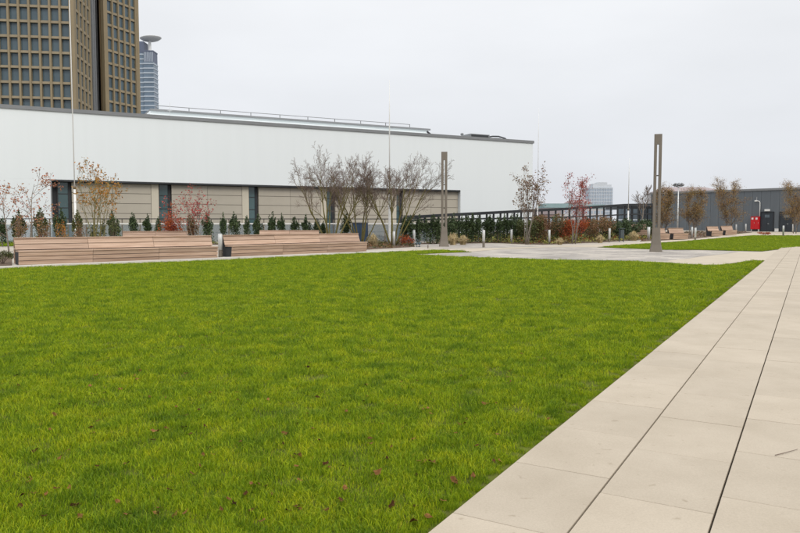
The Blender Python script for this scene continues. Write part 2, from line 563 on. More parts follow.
lawn2_px = [(597, 247.4), (640, 249.1), (666, 250.1), (700, 250.2), (737, 251.1), (762, 251.6), (800, 247.2), (850, 243), (850, 235.7),
            (800, 235.7), (770, 235.7), (750, 235.7), (725, 237.7), (700, 240.1), (670, 242.3), (640, 244.2), (615, 245.8)]
lawn2_pts = [G(*p) for p in lawn2_px]
sheet('lawn', lawn2_pts, 0.012, m_soil)

lawn3_px = [(-70, 247.5), (214, 243.6), (214, 240.2), (-70, 241.5)]
lawn3_pts = [G(*p) for p in lawn3_px]
sheet('lawn', lawn3_pts, 0.012, m_soil)

# grey plaza between the lawns
plaza_px = [(426, 254.6), (470, 252.6), (500, 249.6), (560, 247.2), (597, 247.9), (640, 249.5), (700, 250.7), (738, 251.6), (725, 254), (700, 256.5), (690, 258.5), (668, 260.6),
            (630, 260.9), (560, 259.8), (500, 257.8), (455, 256.1)]
sheet('plaza', [G(*p) for p in plaza_px], 0.006, m_plaza)
plaza2_px = [(418, 246.2), (445, 248.6), (500, 247.6), (540, 246.4), (500, 244.2), (449, 243.2), (412, 241.6)]
sheet('plaza', [G(*p) for p in plaza2_px], 0.006, m_plaza)

# planting beds
bed_tree_px = [(345, 251.0), (415, 246.9), (410, 241.2), (404, 236.5), (300, 236.5), (300, 240)]
bed_tree = [G(*p) for p in bed_tree_px]
sheet('planting_bed', bed_tree, 0.03, m_mulch, 0.1)
bed_right_px = [(404, 240.4), (449, 242.4), (500, 243.2), (543, 244.8), (570, 243.7), (597, 242.6), (620, 241.2), (646, 239.9), (668, 237.5), (648, 232.5), (560, 234), (404, 237)]
bed_right = [G(*p) for p in bed_right_px]
sheet('planting_bed', bed_right, 0.03, m_mulch, 0.1)
bed_far_px = [(640, 241.6), (695, 238.8), (740, 233.8), (752, 232.6), (740, 231.5), (660, 232)]
bed_far = [G(*p) for p in bed_far_px]
sheet('planting_bed', bed_far, 0.04, m_mulch, 0.1)
bed_left_px = [(-60, 268.8), (12, 265.7), (12, 254.5), (-60, 257)]
bed_left = [G(*p) for p in bed_left_px]
sheet('planting_bed', bed_left, 0.03, m_mulch, 0.1)
hedge_bed = [foot(-60, 52), foot(410, 54), foot(532, 58.5), foot(532, 60.0), foot(410, 56), foot(-60, 54.5)]
sheet('planting_bed', hedge_bed, 0.045, m_mulch, 0.1)

# kerb between bench strip and lawn
k0, k1 = G(-220, 278.2), G(402, 251.75)
kd = (k1 - k0).normalized(); kn = Vector((-kd.y, kd.x, 0))
kb = MB()
kb.hexa([k0 - kn * 0.02 + Vector((0, 0, 0.0)), k1 - kn * 0.02, k1 + kn * 0.40, k0 + kn * 0.40,
         k0 - kn * 0.02 + Vector((0, 0, 0.075)), k1 - kn * 0.02 + Vector((0, 0, 0.075)), k1 + kn * 0.40 + Vector((0, 0, 0.075)), k0 + kn * 0.40 + Vector((0, 0, 0.075))])
structure(kb.build('kerb', m_kerb))

# slab path: every slab an object
m_joint = mat('joint_sand', (0.035, 0.028, 0.02), 0.95, 0.3, 20)
SW, SL = 0.601, 0.915
pb = [path_pt(-6, 0.0), path_pt(52, 0.0), path_pt(52, SW * 7), path_pt(-6, SW * 7)]
path = sheet('path', pb, 0.004, m_joint)
rng = random.Random(4)


def slab_mesh(nm, L):
    a, c = (SW - 0.011) / 2, L / 2
    z0, z1, bv = 0.005, 0.034, 0.0022
    mb = MB()
    mb.v = [(-a, -c, z0), (a, -c, z0), (a, c, z0), (-a, c, z0), (-a, -c, z1 - bv), (a, -c, z1 - bv), (a, c, z1 - bv), (-a, c, z1 - bv),
            (-a + bv, -c + bv, z1), (a - bv, -c + bv, z1), (a - bv, c - bv, z1), (-a + bv, c - bv, z1)]
    mb.f = [(3, 2, 1, 0), (0, 1, 5, 4), (1, 2, 6, 5), (2, 3, 7, 6), (3, 0, 4, 7), (4, 5, 9, 8), (5, 6, 10, 9), (6, 7, 11, 10), (7, 4, 8, 11), (8, 9, 10, 11)]
    return mb.mesh(nm, m_slab)


slab_me = slab_mesh('paving_slab', SL - 0.006)
pang = math.atan2(PN.y, PN.x)
# where cross joints hit each strip (offsets along the path)
offs = []
for k, jp in enumerate([(606.5, 483.5), (638.75, 453.6), (724.0, 502.8)]):
    offs.append((G(*jp) - E0).dot(PD))
offs += [offs[0] + 0.31, offs[1] - 0.2, offs[2] + 0.4, offs[0] - 0.3]
n_obj = 0
rest = MB()
for k in range(7):
    o0 = offs[k] % SL
    for j in range(-6, 56):
        u = o0 + (j + 0.5) * SL
        c = path_pt(u, (k + 0.5) * SW)
        if u > 51 or u < -5:
            continue
        dz = rng.uniform(-0.0012, 0.0012)
        if k < 5 and -3 < u < 50:
            s = link('paving_slab', slab_me, path)
            s.location = (c.x, c.y, dz); s.rotation_euler = (rng.uniform(-.0012, .0012), rng.uniform(-.0012, .0012), pang)
            n_obj += 1
        else:
            rest_m = Matrix.Translation((c.x, c.y, dz)) @ Matrix.Rotation(pang, 4, 'Z')
            base = len(rest.v)
            rest.v += [tuple(rest_m @ v.co) for v in slab_me.vertices]
            rest.f += [tuple(base + i for i in p.vertices) for p in slab_me.polygons]
stuff(rest.build('paving_slab', m_slab, path))

# beige flagged paths around the plaza (same level as the slab path)
m_flag = mat('flagged_path', (0.44, 0.38, 0.295), 0.85, 0.07, 0.8, 0.2, 40, world_pos=True)
band_px = [(767.5, 260.7), (750, 260.7), (716, 265.6), (690, 264.8), (668, 262.8), (668, 260.7), (690, 258.6), (700, 256.7), (725, 254.2), (739, 251.8), (762, 252), (800, 247.7), (850, 243.4), (850, 249), (790, 256)]
sheet('path', [G(*p) for p in band_px], 0.008, m_flag)
band2_px = [(402, 249.6), (440, 249.0), (500, 248.2), (545, 246.9), (620, 243.6), (668, 240.4), (697, 238.6), (740, 233.6), (757, 231.8), (800, 232.2), (850, 232.4), (850, 235.4), (800, 235.4),
            (770, 235.4), (750, 235.4), (725, 237.4), (700, 239.8), (670, 242), (640, 243.9), (615, 245.5), (597, 247.2), (560, 246.9), (500, 249.3), (470, 251.9), (462, 250.8), (440, 250.2), (402, 251.3)]
sheet('path', [G(*p) for p in band2_px], 0.009, m_flag)

# ------------------------------------------------------------------ grass
def inside(poly, x, y):
    px_ = np.array([p.x for p in poly]); py_ = np.array([p.y for p in poly])
    r = np.zeros(len(x), bool); j = len(poly) - 1
    for i in range(len(poly)):
        c = ((py_[i] > y) != (py_[j] > y))
        with np.errstate(divide='ignore', invalid='ignore'):
            xi = (px_[j] - px_[i]) * (y - py_[i]) / (py_[j] - py_[i]) + px_[i]
        r ^= c & (x < xi)
        j = i
    return r


def tuft_geo(nr, n, radius, hmin, hmax, w):
    V, F = [], []
    for _ in range(n):
        a = nr.uniform(0, 2 * math.pi); rr = radius * math.sqrt(nr.uniform())
        x, y = rr * math.cos(a), rr * math.sin(a)
        h = nr.uniform(hmin, hmax) * (1.5 if nr.uniform() < 0.05 else 1.0); la = nr.uniform(0, 2 * math.pi); ln = h * nr.uniform(0.15, 0.95)
        dx, dy = math.cos(la), math.sin(la)
        ta = nr.uniform(0, 2 * math.pi); ww = w * nr.uniform(0.6, 1.2)
        sx, sy = math.cos(ta) * ww / 2, math.sin(ta) * ww / 2
        o_ = len(V)
        mx_, my_, mz_ = x + dx * ln * 0.35, y + dy * ln * 0.35, h * 0.62
        V += [(x - sx, y - sy, -0.004), (x + sx, y + sy, -0.004), (mx_ + sx * .85, my_ + sy * .85, mz_), (mx_ - sx * .85, my_ - sy * .85, mz_),
              (x + dx * ln, y + dy * ln, h * nr.uniform(0.8, 1.0))]
        F += [(o_, o_ + 1, o_ + 2, o_ + 3), (o_ + 3, o_ + 2, o_ + 4)]
    return V, F


def make_grass(name, label, poly, seed, dens, ymax, pxr):
    nr = np.random.default_rng(seed)
    xs = [p.x for p in poly]; ys = [p.y for p in poly]
    pts, small = [], []
    y0 = max(min(ys), 2.6)
    bands = []
    yb = y0
    while yb < max(ys):
        bands.append((yb, min(yb * 1.18 + 0.1, max(ys)))); yb = bands[-1][1]
    for (a, b_) in bands:
        ym = (a + b_) / 2
        lo = max(min(xs), (pxr[0] - 400) / FPX * b_ - 1.0); hi = min(max(xs), (pxr[1] - 400) / FPX * b_ + 1.0)
        if hi <= lo:
            continue
        n = int(dens(ym) * (b_ - a) * (hi - lo) * 1.05)
        x = nr.uniform(lo, hi, n); y = nr.uniform(a, b_, n)
        m_ = 0.10 * max(0.8, ym / 5.0) ** 0.45 + 0.035
        ok = inside(poly, x, y)
        for k_ in range(8):
            ok &= inside(poly, x + m_ * math.cos(k_ * math.pi / 4), y + m_ * math.sin(k_ * math.pi / 4))
        rim = np.ones(len(x), bool)
        for k_ in range(8):
            rim &= inside(poly, x + 0.022 * math.cos(k_ * math.pi / 4), y + 0.022 * math.sin(k_ * math.pi / 4))
        rim &= ~ok
        pts.append(np.stack([x[ok], y[ok]], 1)); small.append(np.zeros(ok.sum()))
        for _ in range(3):                       # shorter, narrower tufts along the border
            j_ = nr.normal(0, 0.01, (int(rim.sum()), 2))
            pts.append(np.stack([x[rim], y[rim]], 1) + j_); small.append(np.ones(rim.sum()))
    P = np.concatenate(pts)
    thin = np.array([mnoise.noise((p[0] * 3.1, p[1] * 3.1, 21.0)) for p in P]) < -0.42     # thin spots
    thin &= nr.uniform(size=len(P)) < 0.6
    small = np.concatenate(small)[~thin]; P = P[~thin]
    n = len(P)
    z = np.maximum(0, P[:, 1] - RAMP_Y) * RAMP_S + 0.012
    clump = np.array([mnoise.noise((p[0] * 1.7, p[1] * 1.7, 3.1)) + 0.6 * mnoise.noise((p[0] * 5, p[1] * 5, 8.1)) for p in P])
    sc = np.clip(P[:, 1] / 5.0, 0.8, 9) ** 0.45
    sz = sc ** 0.35 * np.clip(1.0 + 0.34 * clump, 0.45, 1.7) * nr.uniform(0.8, 1.2, n)
    sc = np.where(small > 0, 0.42, sc); sz = np.where(small > 0, sz * 0.6, sz)
    V, F, kind = [], [], []
    for k in range(5):
        v, f = tuft_geo(nr, 85, 0.095, 0.016, 0.050, 0.0036)
        o_ = len(V); V += v; F += [tuple(i + o_ for i in q) for q in f]; kind += [k + 1] * len(v)
    nt = len(V)
    allv = V + [(float(a), float(b_), float(c)) for (a, b_), c in zip(P, z)]
    me = bpy.data.meshes.new(name); me.from_pydata(allv, [], F); me.update(); me.materials.append(m_grass)
    at = me.attributes.new('kind', 'INT', 'POINT'); at.data.foreach_set('value', np.array(kind + [0] * n, np.int32))
    at = me.attributes.new('pick', 'INT', 'POINT'); at.data.foreach_set('value', np.concatenate([np.zeros(nt, np.int32), nr.integers(0, 5, n).astype(np.int32)]))
    rot = np.zeros((nt + n, 3), np.float32); rot[nt:, 2] = nr.uniform(0, 6.283, n)
    rot[nt:, 0] = nr.normal(0, 0.12, n); rot[nt:, 1] = nr.normal(0, 0.12, n)
    at = me.attributes.new('rot', 'FLOAT_VECTOR', 'POINT'); at.data.foreach_set('vector', rot.ravel())
    scl = np.ones((nt + n, 3), np.float32); scl[nt:, 0] = sc; scl[nt:, 1] = sc; scl[nt:, 2] = sz
    at = me.attributes.new('scl', 'FLOAT_VECTOR', 'POINT'); at.data.foreach_set('vector', scl.ravel())
    ob = stuff(link(name, me)); tag(ob, label, 'grass')
    md = ob.modifiers.new('scatter', 'NODES'); md.node_group = grass_nodes()
    return ob


_gn = []


def grass_nodes():
    if _gn:
        return _gn[0]
    g = bpy.data.node_groups.new('scatter_tufts', 'GeometryNodeTree')
    g.interface.new_socket('Geometry', in_out='INPUT', socket_type='NodeSocketGeometry')
    g.interface.new_socket('Geometry', in_out='OUTPUT', socket_type='NodeSocketGeometry')
    n, l = g.nodes, g.links
    gi, go = n.new('NodeGroupInput'), n.new('NodeGroupOutput')

    def attr(nm, ty):
        a = n.new('GeometryNodeInputNamedAttribute'); a.data_type = ty; a.inputs[0].default_value = nm
        return a.outputs[0]
    kind = attr('kind', 'INT')

    def sep(k):
        c = n.new('FunctionNodeCompare'); c.data_type = 'INT'; c.operation = 'EQUAL'
        ins = [i for i in c.inputs if i.type == 'INT']
        l.new(kind, ins[0]); ins[1].default_value = k
        s = n.new('GeometryNodeSeparateGeometry'); s.domain = 'POINT'
        l.new(gi.outputs[0], s.inputs[0]); l.new(c.outputs[0], s.inputs['Selection'])
        return s.outputs[0]
    jn = n.new('GeometryNodeGeometryToInstance')
    for k in range(5, 0, -1):
        l.new(sep(k), jn.inputs[0])
    iop = n.new('GeometryNodeInstanceOnPoints')
    l.new(sep(0), iop.inputs['Points'])
    l.new(jn.outputs[0], iop.inputs['Instance'])
    iop.inputs['Pick Instance'].default_value = True
    l.new(attr('pick', 'INT'), iop.inputs['Instance Index'])
    l.new(attr('rot', 'FLOAT_VECTOR'), iop.inputs['Rotation'])
    l.new(attr('scl', 'FLOAT_VECTOR'), iop.inputs['Scale'])
    l.new(iop.outputs[0], go.inputs[0])
    _gn.append(g)
    return g


make_grass('grass', 'short green grass of the big front lawn', lawn_pts, 11, lambda y: 330 * (4.0 / max(y, 3.5)) ** 1.15, 45, (-150, 830))
make_grass('grass', 'short green grass of the far lawn behind the grey plaza', lawn2_pts, 12, lambda y: 16, 90, (560, 860))
make_grass('grass', 'strip of green grass behind the left long bench', lawn3_pts, 13, lambda y: 14, 75, (-80, 230))

# ------------------------------------------------------------------ fallen leaves on the lawn
def leaf_mesh(seed):
    r = random.Random(seed)
    mb = MB(); n = 9
    mb.v.append((0, 0, 0.006))
    for i in range(n):
        a = 2 * math.pi * i / n
        rad = (0.030 + 0.014 * (i % 2)) * r.uniform(0.7, 1.15)
        mb.v.append((rad * 1.25 * math.cos(a), rad * 0.8 * math.sin(a), r.uniform(0.0, 0.022) * (1 + math.cos(2 * a)) * 0.7))
    for i in range(n):
        mb.f.append((0, 1 + i, 1 + (i + 1) % n))
    mb.tube([(0.035, 0, 0.008), (0.06, 0.004, 0.012), (0.075, 0.012, 0.010)], [0.0013, 0.001, 0.0007], 4)
    return mb.mesh('fallen_leaf', m_fallen, True)


leaf_meshes = [leaf_mesh(s) for s in range(6)]
leaf_px = [(213, 461), (203, 462), (285, 439), (185, 520), (159, 515), (75, 514), (80, 525), (118, 510), (93, 439), (240, 448), (326, 471), (329, 474), (387, 465),
           (454, 489), (473, 483), (456, 488), (278, 510), (292, 464), (300, 463), (240, 436), (283, 450), (377, 481), (402, 433), (414, 445), (370, 450),
           (105, 398), (120, 394), (90, 391), (224, 394), (186, 378), (203, 349), (167, 434), (155, 438), (484, 409), (580, 393), (540, 364), (545, 362),
           (13, 333), (21, 334), (500, 467), (300, 487), (253, 493), (210, 398), (318, 402), (308, 371), (150, 402), (345, 495), (392, 513), (414, 530), (60, 465),
           (35, 458), (30, 488), (340, 509), (127, 470), (268, 405), (55, 420), (432, 470), (498, 440), (350, 430), (320, 447), (200, 415), (170, 498), (262, 530), (20, 515), (130, 330), (180, 340), (254, 356), (366, 389), (430, 400)]
rl = random.Random(7)
while len(leaf_px) < 190:
    c_ = (rl.uniform(5, 620), rl.uniform(330, 528))
    if c_[0] + (c_[1] - 262) * 1.2243 < 752 and rl.random() < (c_[1] - 300) / 220:
        leaf_px.append(c_)
for i, (x, y) in enumerate(leaf_px):
    p = G(x, y)
    lf = link('fallen_leaf', leaf_meshes[i % 6])
    s = rl.choice([0.38, 0.45, 0.5, 0.55, 0.65, 0.8]) if i < 69 else rl.uniform(0.3, 0.5)
    lf.scale = (s, s, s)
    lf.location = (p.x, p.y, 0.046 + rl.uniform(-0.006, 0.006))
    lf.rotation_euler = (rl.uniform(-.5, .5), rl.uniform(-.5, .5), rl.uniform(0, 6.28))
    tag(lf, 'small curled brown autumn leaf lying on the front lawn', 'leaf', 'fallen leaves on the front lawn')
tw = MB().tube([G(775, 461) + Vector((0, 0, .040)), G(786, 458.5) + Vector((0, 0, .042)), G(797.5, 455) + Vector((0, 0, .040))], [0.003, 0.0025, 0.0015], 5).build('fallen_twig', m_twig)
tag(tw, 'thin dark twig lying on the pale slab path', 'twig')

# ------------------------------------------------------------------ benches
def bench(label, P0, rz, L, nsec, group=None, hs=0.56, hb=1.04):
    """P0 = left end of the front foot line; x runs along the bench, y to its back"""
    t = thing('timber_bench', label, 'bench', P0, rz, group)
    core = MB()
    prof = [(0.11, 0.03), (0.045, hs - 0.05), (0.58, hs - 0.05), (0.74, hb - 0.04), (0.80, hb - 0.04), (0.80, 0.03)]
    n = len(prof); a, c = 0.035, L - 0.035
    core.v = [(a, y, z) for y, z in prof] + [(c, y, z) for y, z in prof]
    core.f = [tuple(range(n)), tuple(2 * n - 1 - i for i in range(n))] + [(i, i + n, (i + 1) % n + n, (i + 1) % n) for i in range(n)]
    core.build('frame', m_dark, t)
    segs = L / nsec

    def plank(x0, x1, p, q, th):
        """plank whose visible face runs from p to q in the (y, z) profile"""
        d = Vector((0, q[0] - p[0], q[1] - p[1])).normalized()
        nn = Vector((0, -d.z, d.y)) * -1                      # into the bench
        A, B = Vector((0, p[0], p[1])), Vector((0, q[0], q[1]))
        pts = []
        for base in (A, B):
            for off in (Vector((0, 0, 0)), nn * th):
                pts.append(base + off)
        a0, a1, b0, b1 = pts
        X0, X1 = Vector((x0, 0, 0)), Vector((x1, 0, 0))
        return MB().hexa([X0 + a0, X1 + a0, X1 + a1, X0 + a1, X0 + b0, X1 + b0, X1 + b1, X0 + b1])

    def run(p, q, cnt, gap, th):
        out = []
        P, Q = Vector(p), Vector(q); ln = (Q - P).length; w = (ln - gap * (cnt - 1)) / cnt
        dd = (Q - P) / ln
        for i in range(cnt):
            s0 = P + dd * (i * (w + gap)); out.append((tuple(s0), tuple(s0 + dd * w), th))
        return out
    rows = run((0.075, 0.035), (0.012, hs - 0.062), 3, 0.022, 0.03)        # front
    rows += run((-0.02, hs), (0.55, hs), 3, 0.012, 0.05)                     # seat
    rows += run((0.555, hs + 0.03), (0.705, hb - 0.045), 2, 0.02, 0.03)     # backrest
    rows += run((0.66, hb), (0.84, hb), 1, 0, 0.042)                         # top board
    rows += run((0.835, hb - 0.06), (0.835, 0.05), 5, 0.022, 0.03)           # rear
    rows = [r for r in rows]
    for s in range(nsec):
        x0, x1 = s * segs + (0.006 if s else 0), (s + 1) * segs - (0.006 if s < nsec - 1 else 0)
        for p, q, th in rows:
            mb = plank(x0, x1, p, q, th)
            pl = mb.build('plank', m_wood, t)
            # random grain start: shift the mesh origin along the plank
    return t


def bench_from_px(label, pl, pr, nsec, group=None, L=None):
    A, B = G(*pl), G(*pr)
    d = B - A
    rz = math.atan2(d.y, d.x)
    A.z += 0.0
    return bench(label, A - Vector((math.cos(rz + math.pi / 2), math.sin(rz + math.pi / 2), 0)) * 0.075, rz, L or d.length, nsec, group)


GB = 'long timber benches along the lawn'
bench_from_px('long slatted timber bench at the left edge, nearest to the camera', (18.7, 266.0), (217.5, 259.2), 3, GB)
bench_from_px('long slatted timber bench right of the steel bollard, before the bare trees', (231.5, 257.9), (366.4, 251.9), 3, GB)
p = AT(121, 238, 43.5); bench('timber bench half hidden behind the left long bench', (p.x, p.y, 0.06), R(12), 3.9, 2, 'timber benches behind the long ones')
p = AT(259, 238, 46.0); bench('timber bench half hidden behind the right long bench', (p.x, p.y, 0.10), R(8), 3.9, 2, 'timber benches behind the long ones')
GF = 'far timber benches before the grey wall'
for lab, x, yy, L, a in [('pale far timber bench just right of the tall right lamp post', 658.5, 240.4, 1.35, 24),
                         ('pale far timber bench left of the bollard at the far lawn corner', 673.8, 239.9, 1.8, 24),
                         ('small distant timber bench under the middle birch, left one of the pair', 712.0, 236.6, 1.6, 24),
                         ('small distant timber bench under the middle birch, right one of the pair', 726.0, 235.6, 1.7, 24)]:
    q = G(x, yy)
    bench(lab, q + Vector((0, 0, 0.04)), R(a), L * 1.0, 1, GF)
q = G(626, 238.0)
bench('faint pale bench among shrubs right of the grey litter bin', q + Vector((0, 0, 0.25)), R(-10), 2.0, 1, None, 0.56, 1.1)

# ------------------------------------------------------------------ bollard lights
def bollard(label, px, ybase, h=1.08, dark=0.35, y=None, r=0.09):
    q = foot(px, y) if y else G(px, ybase)
    t = thing('bollard_light', label, 'bollard', q, 0, 'steel bollard lights')
    MB().lathe([(r * 0.92, 0.0), (r * 0.92, h * dark)], 16).build('base', m_postbronze, t, False)
    MB().lathe([(r, h * dark + 0.002), (r, h - 0.06), (r * 0.97, h - 0.055), (r * 0.97, h - 0.045), (r, h - 0.04), (r, h - 0.008), (r - 0.008, h)], 16).build('post', m_steel, t, True)
    return t


bollard('steel bollard between the two long timber benches', 220.4, 257.6, 1.1, 0.32, r=0.10)
bollard('steel bollard in front of the bare tree at the mulch bed', 394.0, 246.9, 1.05, 0.15)
bollard('steel bollard before the hedge, just right of the mulch bed', 414.0, 0, 1.1, 0.1, y=52)
bollard('steel bollard on the paving right of the left lamp post', 483.6, 247.5, 1.15, 0.35)
bollard('steel bollard in the shrub bed left of the pinkish slender tree', 511.5, 0, 1.1, 0.15, y=56)
bollard('steel bollard between the pinkish tree and the red tree', 549.2, 0, 1.1, 0.15, y=54)
bollard('steel bollard next to the grey litter bin', 609.3, 242.3, 1.15, 0.25)
bollard('steel bollard left of the far pale benches, behind the right lamp post', 648.5, 240.4, 1.2, 0.2, r=0.13)
bollard('steel bollard at the edge of the far lawn, right of the pale benches', 695.2, 239.9, 1.1, 0.2)
bollard('steel bollard behind the far lawn bollard, half hidden', 691.8, 238.0, 1.1, 0.1)
bollard('steel bollard at the right end of the distant benches', 736.0, 232.9, 1.1, 0.1)
bollard('steel bollard before the grey wall, left of the red cabinet', 745.6, 232.0, 1.1, 0.1)
bollard('steel bollard on the far lawn before the dark doors', 783.2, 236.4, 1.15, 0.2)
bollard('steel bollard at the trunk of the rightmost birch', 792.8, 232.6, 1.1, 0.1)

# litter bin
q = G(621.3, 241.9)
t = thing('litter_bin', 'dark grey litter bin on two posts beside the shrub bed', 'bin', q, R(15))
m_bin = mat('bin_grey', (0.06, 0.075, 0.08), 0.5, 0.12, 3.0)
for sx in (-0.2, 0.2):
    MB().box(sx - 0.03, sx + 0.03, -0.03, 0.03, 0, 1.1).build('post', m_bin, t)
MB().box(-0.165, 0.165, -0.16, 0.16, 0.30, 1.02).build('body', m_bin, t)
MB().prism([(-0.24, -0.2), (0.24, -0.2), (0.24, 0.2), (-0.24, 0.2)], 1.11, 1.15).build('lid', m_bin, t)
# little teal spotlight and peg on the paving
q = G(418, 246.9)
t = thing('ground_spotlight', 'small dark teal twin spotlight standing on the paving by the mulch bed', 'spotlight', q, R(20))
m_teal = mat('teal_enamel', (0.02, 0.045, 0.055), 0.5, 0.1, 3.0)
MB().box(-0.16, 0.16, -0.06, 0.06, 0.0, 0.03).build('foot', m_teal, t)
for sx in (-0.1, 0.1):
    MB().tube([(sx, 0, 0.03), (sx, 0, 0.16)], [0.02, 0.02], 8).build('stem', m_teal, t)
    MB().tube([(sx, 0.08, 0.19), (sx, -0.03, 0.23), (sx, -0.1, 0.26)], [0.05, 0.085, 0.09], 12).build('lamp_head', m_teal, t)
q = G(428, 248.4)
pg = MB().tube([(0, 0, 0), (0, 0, 0.20), (0.0, 0.0, 0.24)], [0.04, 0.035, 0.022], 7).build('wooden_peg', m_bark_g)
pg.location = q; tag(pg, 'short wooden peg beside the teal spotlight', 'peg')

# ------------------------------------------------------------------ tall lamp posts
def lamp_post(label, px, ybase, h, rz):
    q = G(px, ybase)
    t = thing('lamp_post', label, 'lamp post', q, rz, 'tall twin-blade lamp posts')
    w = 0.205
    b = MB()      # flared foot
    prof = [(0.34, 0.325, 0.0), (0.335, 0.32, 0.05), (0.27, 0.25, 0.40), (0.225, 0.185, 0.9), (w, 0.15, 1.35)]
    for i, (hx, hy, z) in enumerate(prof):
        c = 0.05
        b.v += [(-hx, -hy + c, z), (-hx + c, -hy, z), (hx - c, -hy, z), (hx, -hy + c, z), (hx, hy - c, z), (hx - c, hy, z), (-hx + c, hy, z), (-hx, hy - c, z)]
    for i in range(len(prof) - 1):
        for j in range(8):
            j2 = (j + 1) % 8
            b.f.append((i * 8 + j, i * 8 + j2, i * 8 + 8 + j2, i * 8 + 8 + j))
    k = (len(prof) - 1) * 8
    b.f += [tuple(7 - j for j in range(8)), tuple(k + j for j in range(8))]
    b.build('foot', m_postbronze, t)

    def blade(x0, x1):
        c = 0.03
        return MB().prism([(x0 + c, -0.15), (x1 - c * .3, -0.15), (x1, -0.15 + c), (x1, 0.15 - c), (x1 - c * .3, 0.15), (x0 + c, 0.15), (x0, 0.15 - c), (x0, -0.15 + c)], 1.352, h - 0.552)
    blade(-w, -0.05).build('blade', m_postbronze, t)
    blade(0.045, w).build('blade', m_postbronze, t)
    cb = MB().prism([(-w, -0.12), (-w + .03, -0.15), (w - .03, -0.15), (w, -0.12), (w, 0.12), (w - .03, 0.15), (-w + .03, 0.15), (-w, 0.12)], h - 0.55, h)
    cb.build('head', m_postbronze, t)
    for zz in (2.6, 4.2):
        MB().box(-0.048, 0.043, -0.02, 0.02, zz, zz + 0.06).build('spacer', m_postbronze, t)
    return t


lamp_post('tall bronze-grey twin-blade lamp post left of the plaza, before the hedge', 444.0, 246.6, 6.45, R(-2.5))
lamp_post('tall bronze-grey twin-blade lamp post at the right side of the plaza', 655.8, 251.8, 6.5, R(-19))

# ------------------------------------------------------------------ thin masts
def mast(label, px, ytop, y, r, joint=None, split=0.5):
    q = foot(px, y)
    top = AT(px, ytop, y)
    h = top.z - q.z
    t = thing('slender_mast', label, 'mast', q, 0, 'slender lightning masts')
    MB().lathe([(r * 3, 0), (r * 3, 0.03), (r * 1.3, 0.05), (r, 0.12), (r, h * split)], 10).build('lower_pole', m_white_metal, t, True)
    MB().lathe([(r * 0.5, h * split), (r * 0.45, h * 0.8), (r * 0.2, h)], 8).build('upper_rod', m_white_metal, t, True)
    MB().lathe([(r * 1.25, h * split - 0.12), (r * 1.25, h * split + 0.10), (r * 0.6, h * split + 0.16)], 10).build('coupling', m_postbronze, t, True)
    return t


mast('slender white mast rising past the top edge before the tan tower', 76.0, -25, 50, 0.075, split=0.22)
mast('slender white mast rising behind the bare trees', 389.6, 80, 52.5, 0.085, split=0.32)
mast('faint slender mast at the right corner of the white building', 537.3, 108, 66, 0.05, split=0.3)
mast('slender grey mast beside the dark pavilion, left of right lamp post', 627.8, 158, 74, 0.08, split=0.35)

# ------------------------------------------------------------------ left fence: rails, posts, glass
m_fglass = glass_mat('fence_glass', (0.22, 0.27, 0.30), 0.45)
fa, fb = AT(-60, 230, 56.0), AT(436, 230, 58.6)
fd = Vector((fb.x - fa.x, fb.y - fa.y, 0)); FL = fd.length; frz = math.atan2(fd.y, fd.x)
t = thing('glass_fence', 'long low glass fence with dark handrail behind the hedge row', 'fence', (fa.x, fa.y, 0), frz)
npan = 28; pw = FL / npan
MB().box(0, FL, -0.05, 0.05, 1.93, 2.00).build('handrail', m_black, t)
MB().box(0, FL, -0.045, 0.045, 1.52, 1.62).build('middle_rail', m_white_metal, t)
for i in range(npan + 1):
    MB().box(i * pw - 0.035, i * pw + 0.035, -0.035, 0.035, 0.0, 1.925).build('post', m_postbronze, t)
gpm = MB().box(0.05, pw - 0.05, -0.012, 0.012, 0.12, 1.50).mesh('glass_panel', m_fglass)
for i in range(npan):
    g_ = link('glass_panel', gpm, t); g_.location = (i * pw, 0, 0)
# blue cabinet behind the bare trees
q = foot(360, 55.2)
t = thing('utility_cabinet', 'dark blue utility cabinet behind the middle bare tree', 'cabinet', q, R(3))
m_blue = mat('blue_paint', (0.045, 0.075, 0.13), 0.5, 0.1, 2.0)
MB().box(-0.62, 0.62, -0.3, 0.3, 0.0, 1.62).build('body', m_blue, t)
for sx in (-0.6, 0.015):
    MB().box(sx, sx + 0.585, -0.325, -0.302, 0.12, 1.5).build('door', m_blue, t)
MB().prism([(-0.68, -0.36), (0.68, -0.36), (0.68, 0.36), (-0.68, 0.36)], 1.621, 1.68).build('roof', m_coping, t)

# ------------------------------------------------------------------ black post-and-rail fence on the right
bf0, bf1, bf2 = AT(404, 230, 58.8), AT(626, 230, 78), AT(650, 230, 80)
top_px = [(404, 217.6), (448, 215.0), (570, 208.7), (626, 204.9), (650, 204.7)]


def bf_plan(px):
    P, d = Vector((bf0.x, bf0.y)), Vector((bf1.x - bf0.x, bf1.y - bf0.y)).normalized()
    s = on_line(px, 212, P, d)
    return Vector((P.x + d.x * s, P.y + d.y * s, 0))


def bf_top(px):
    ys = np.interp(px, [a for a, b_ in top_px], [b_ for a, b_ in top_px])
    pl = bf_plan(px)
    return AT(px, float(ys), pl.y)


t = thing('black_fence', 'black steel post-and-rail screen fence behind the right shrub bed', 'fence', (bf0.x, bf0.y, 0))
org = Vector((bf0.x, bf0.y, 0))
xsn = [404 + 6.9 * i for i in range(37)]


def beam(a, b_, hw, hh):
    a, b_ = a - org, b_ - org
    d = (b_ - a); d.z = 0; d.normalize(); nn = Vector((-d.y, d.x, 0)) * hw; u = Vector((0, 0, hh))
    return MB().hexa([a - nn - u, b_ - nn - u, b_ + nn - u, a + nn - u, a - nn + u, b_ - nn + u, b_ + nn + u, a + nn + u])


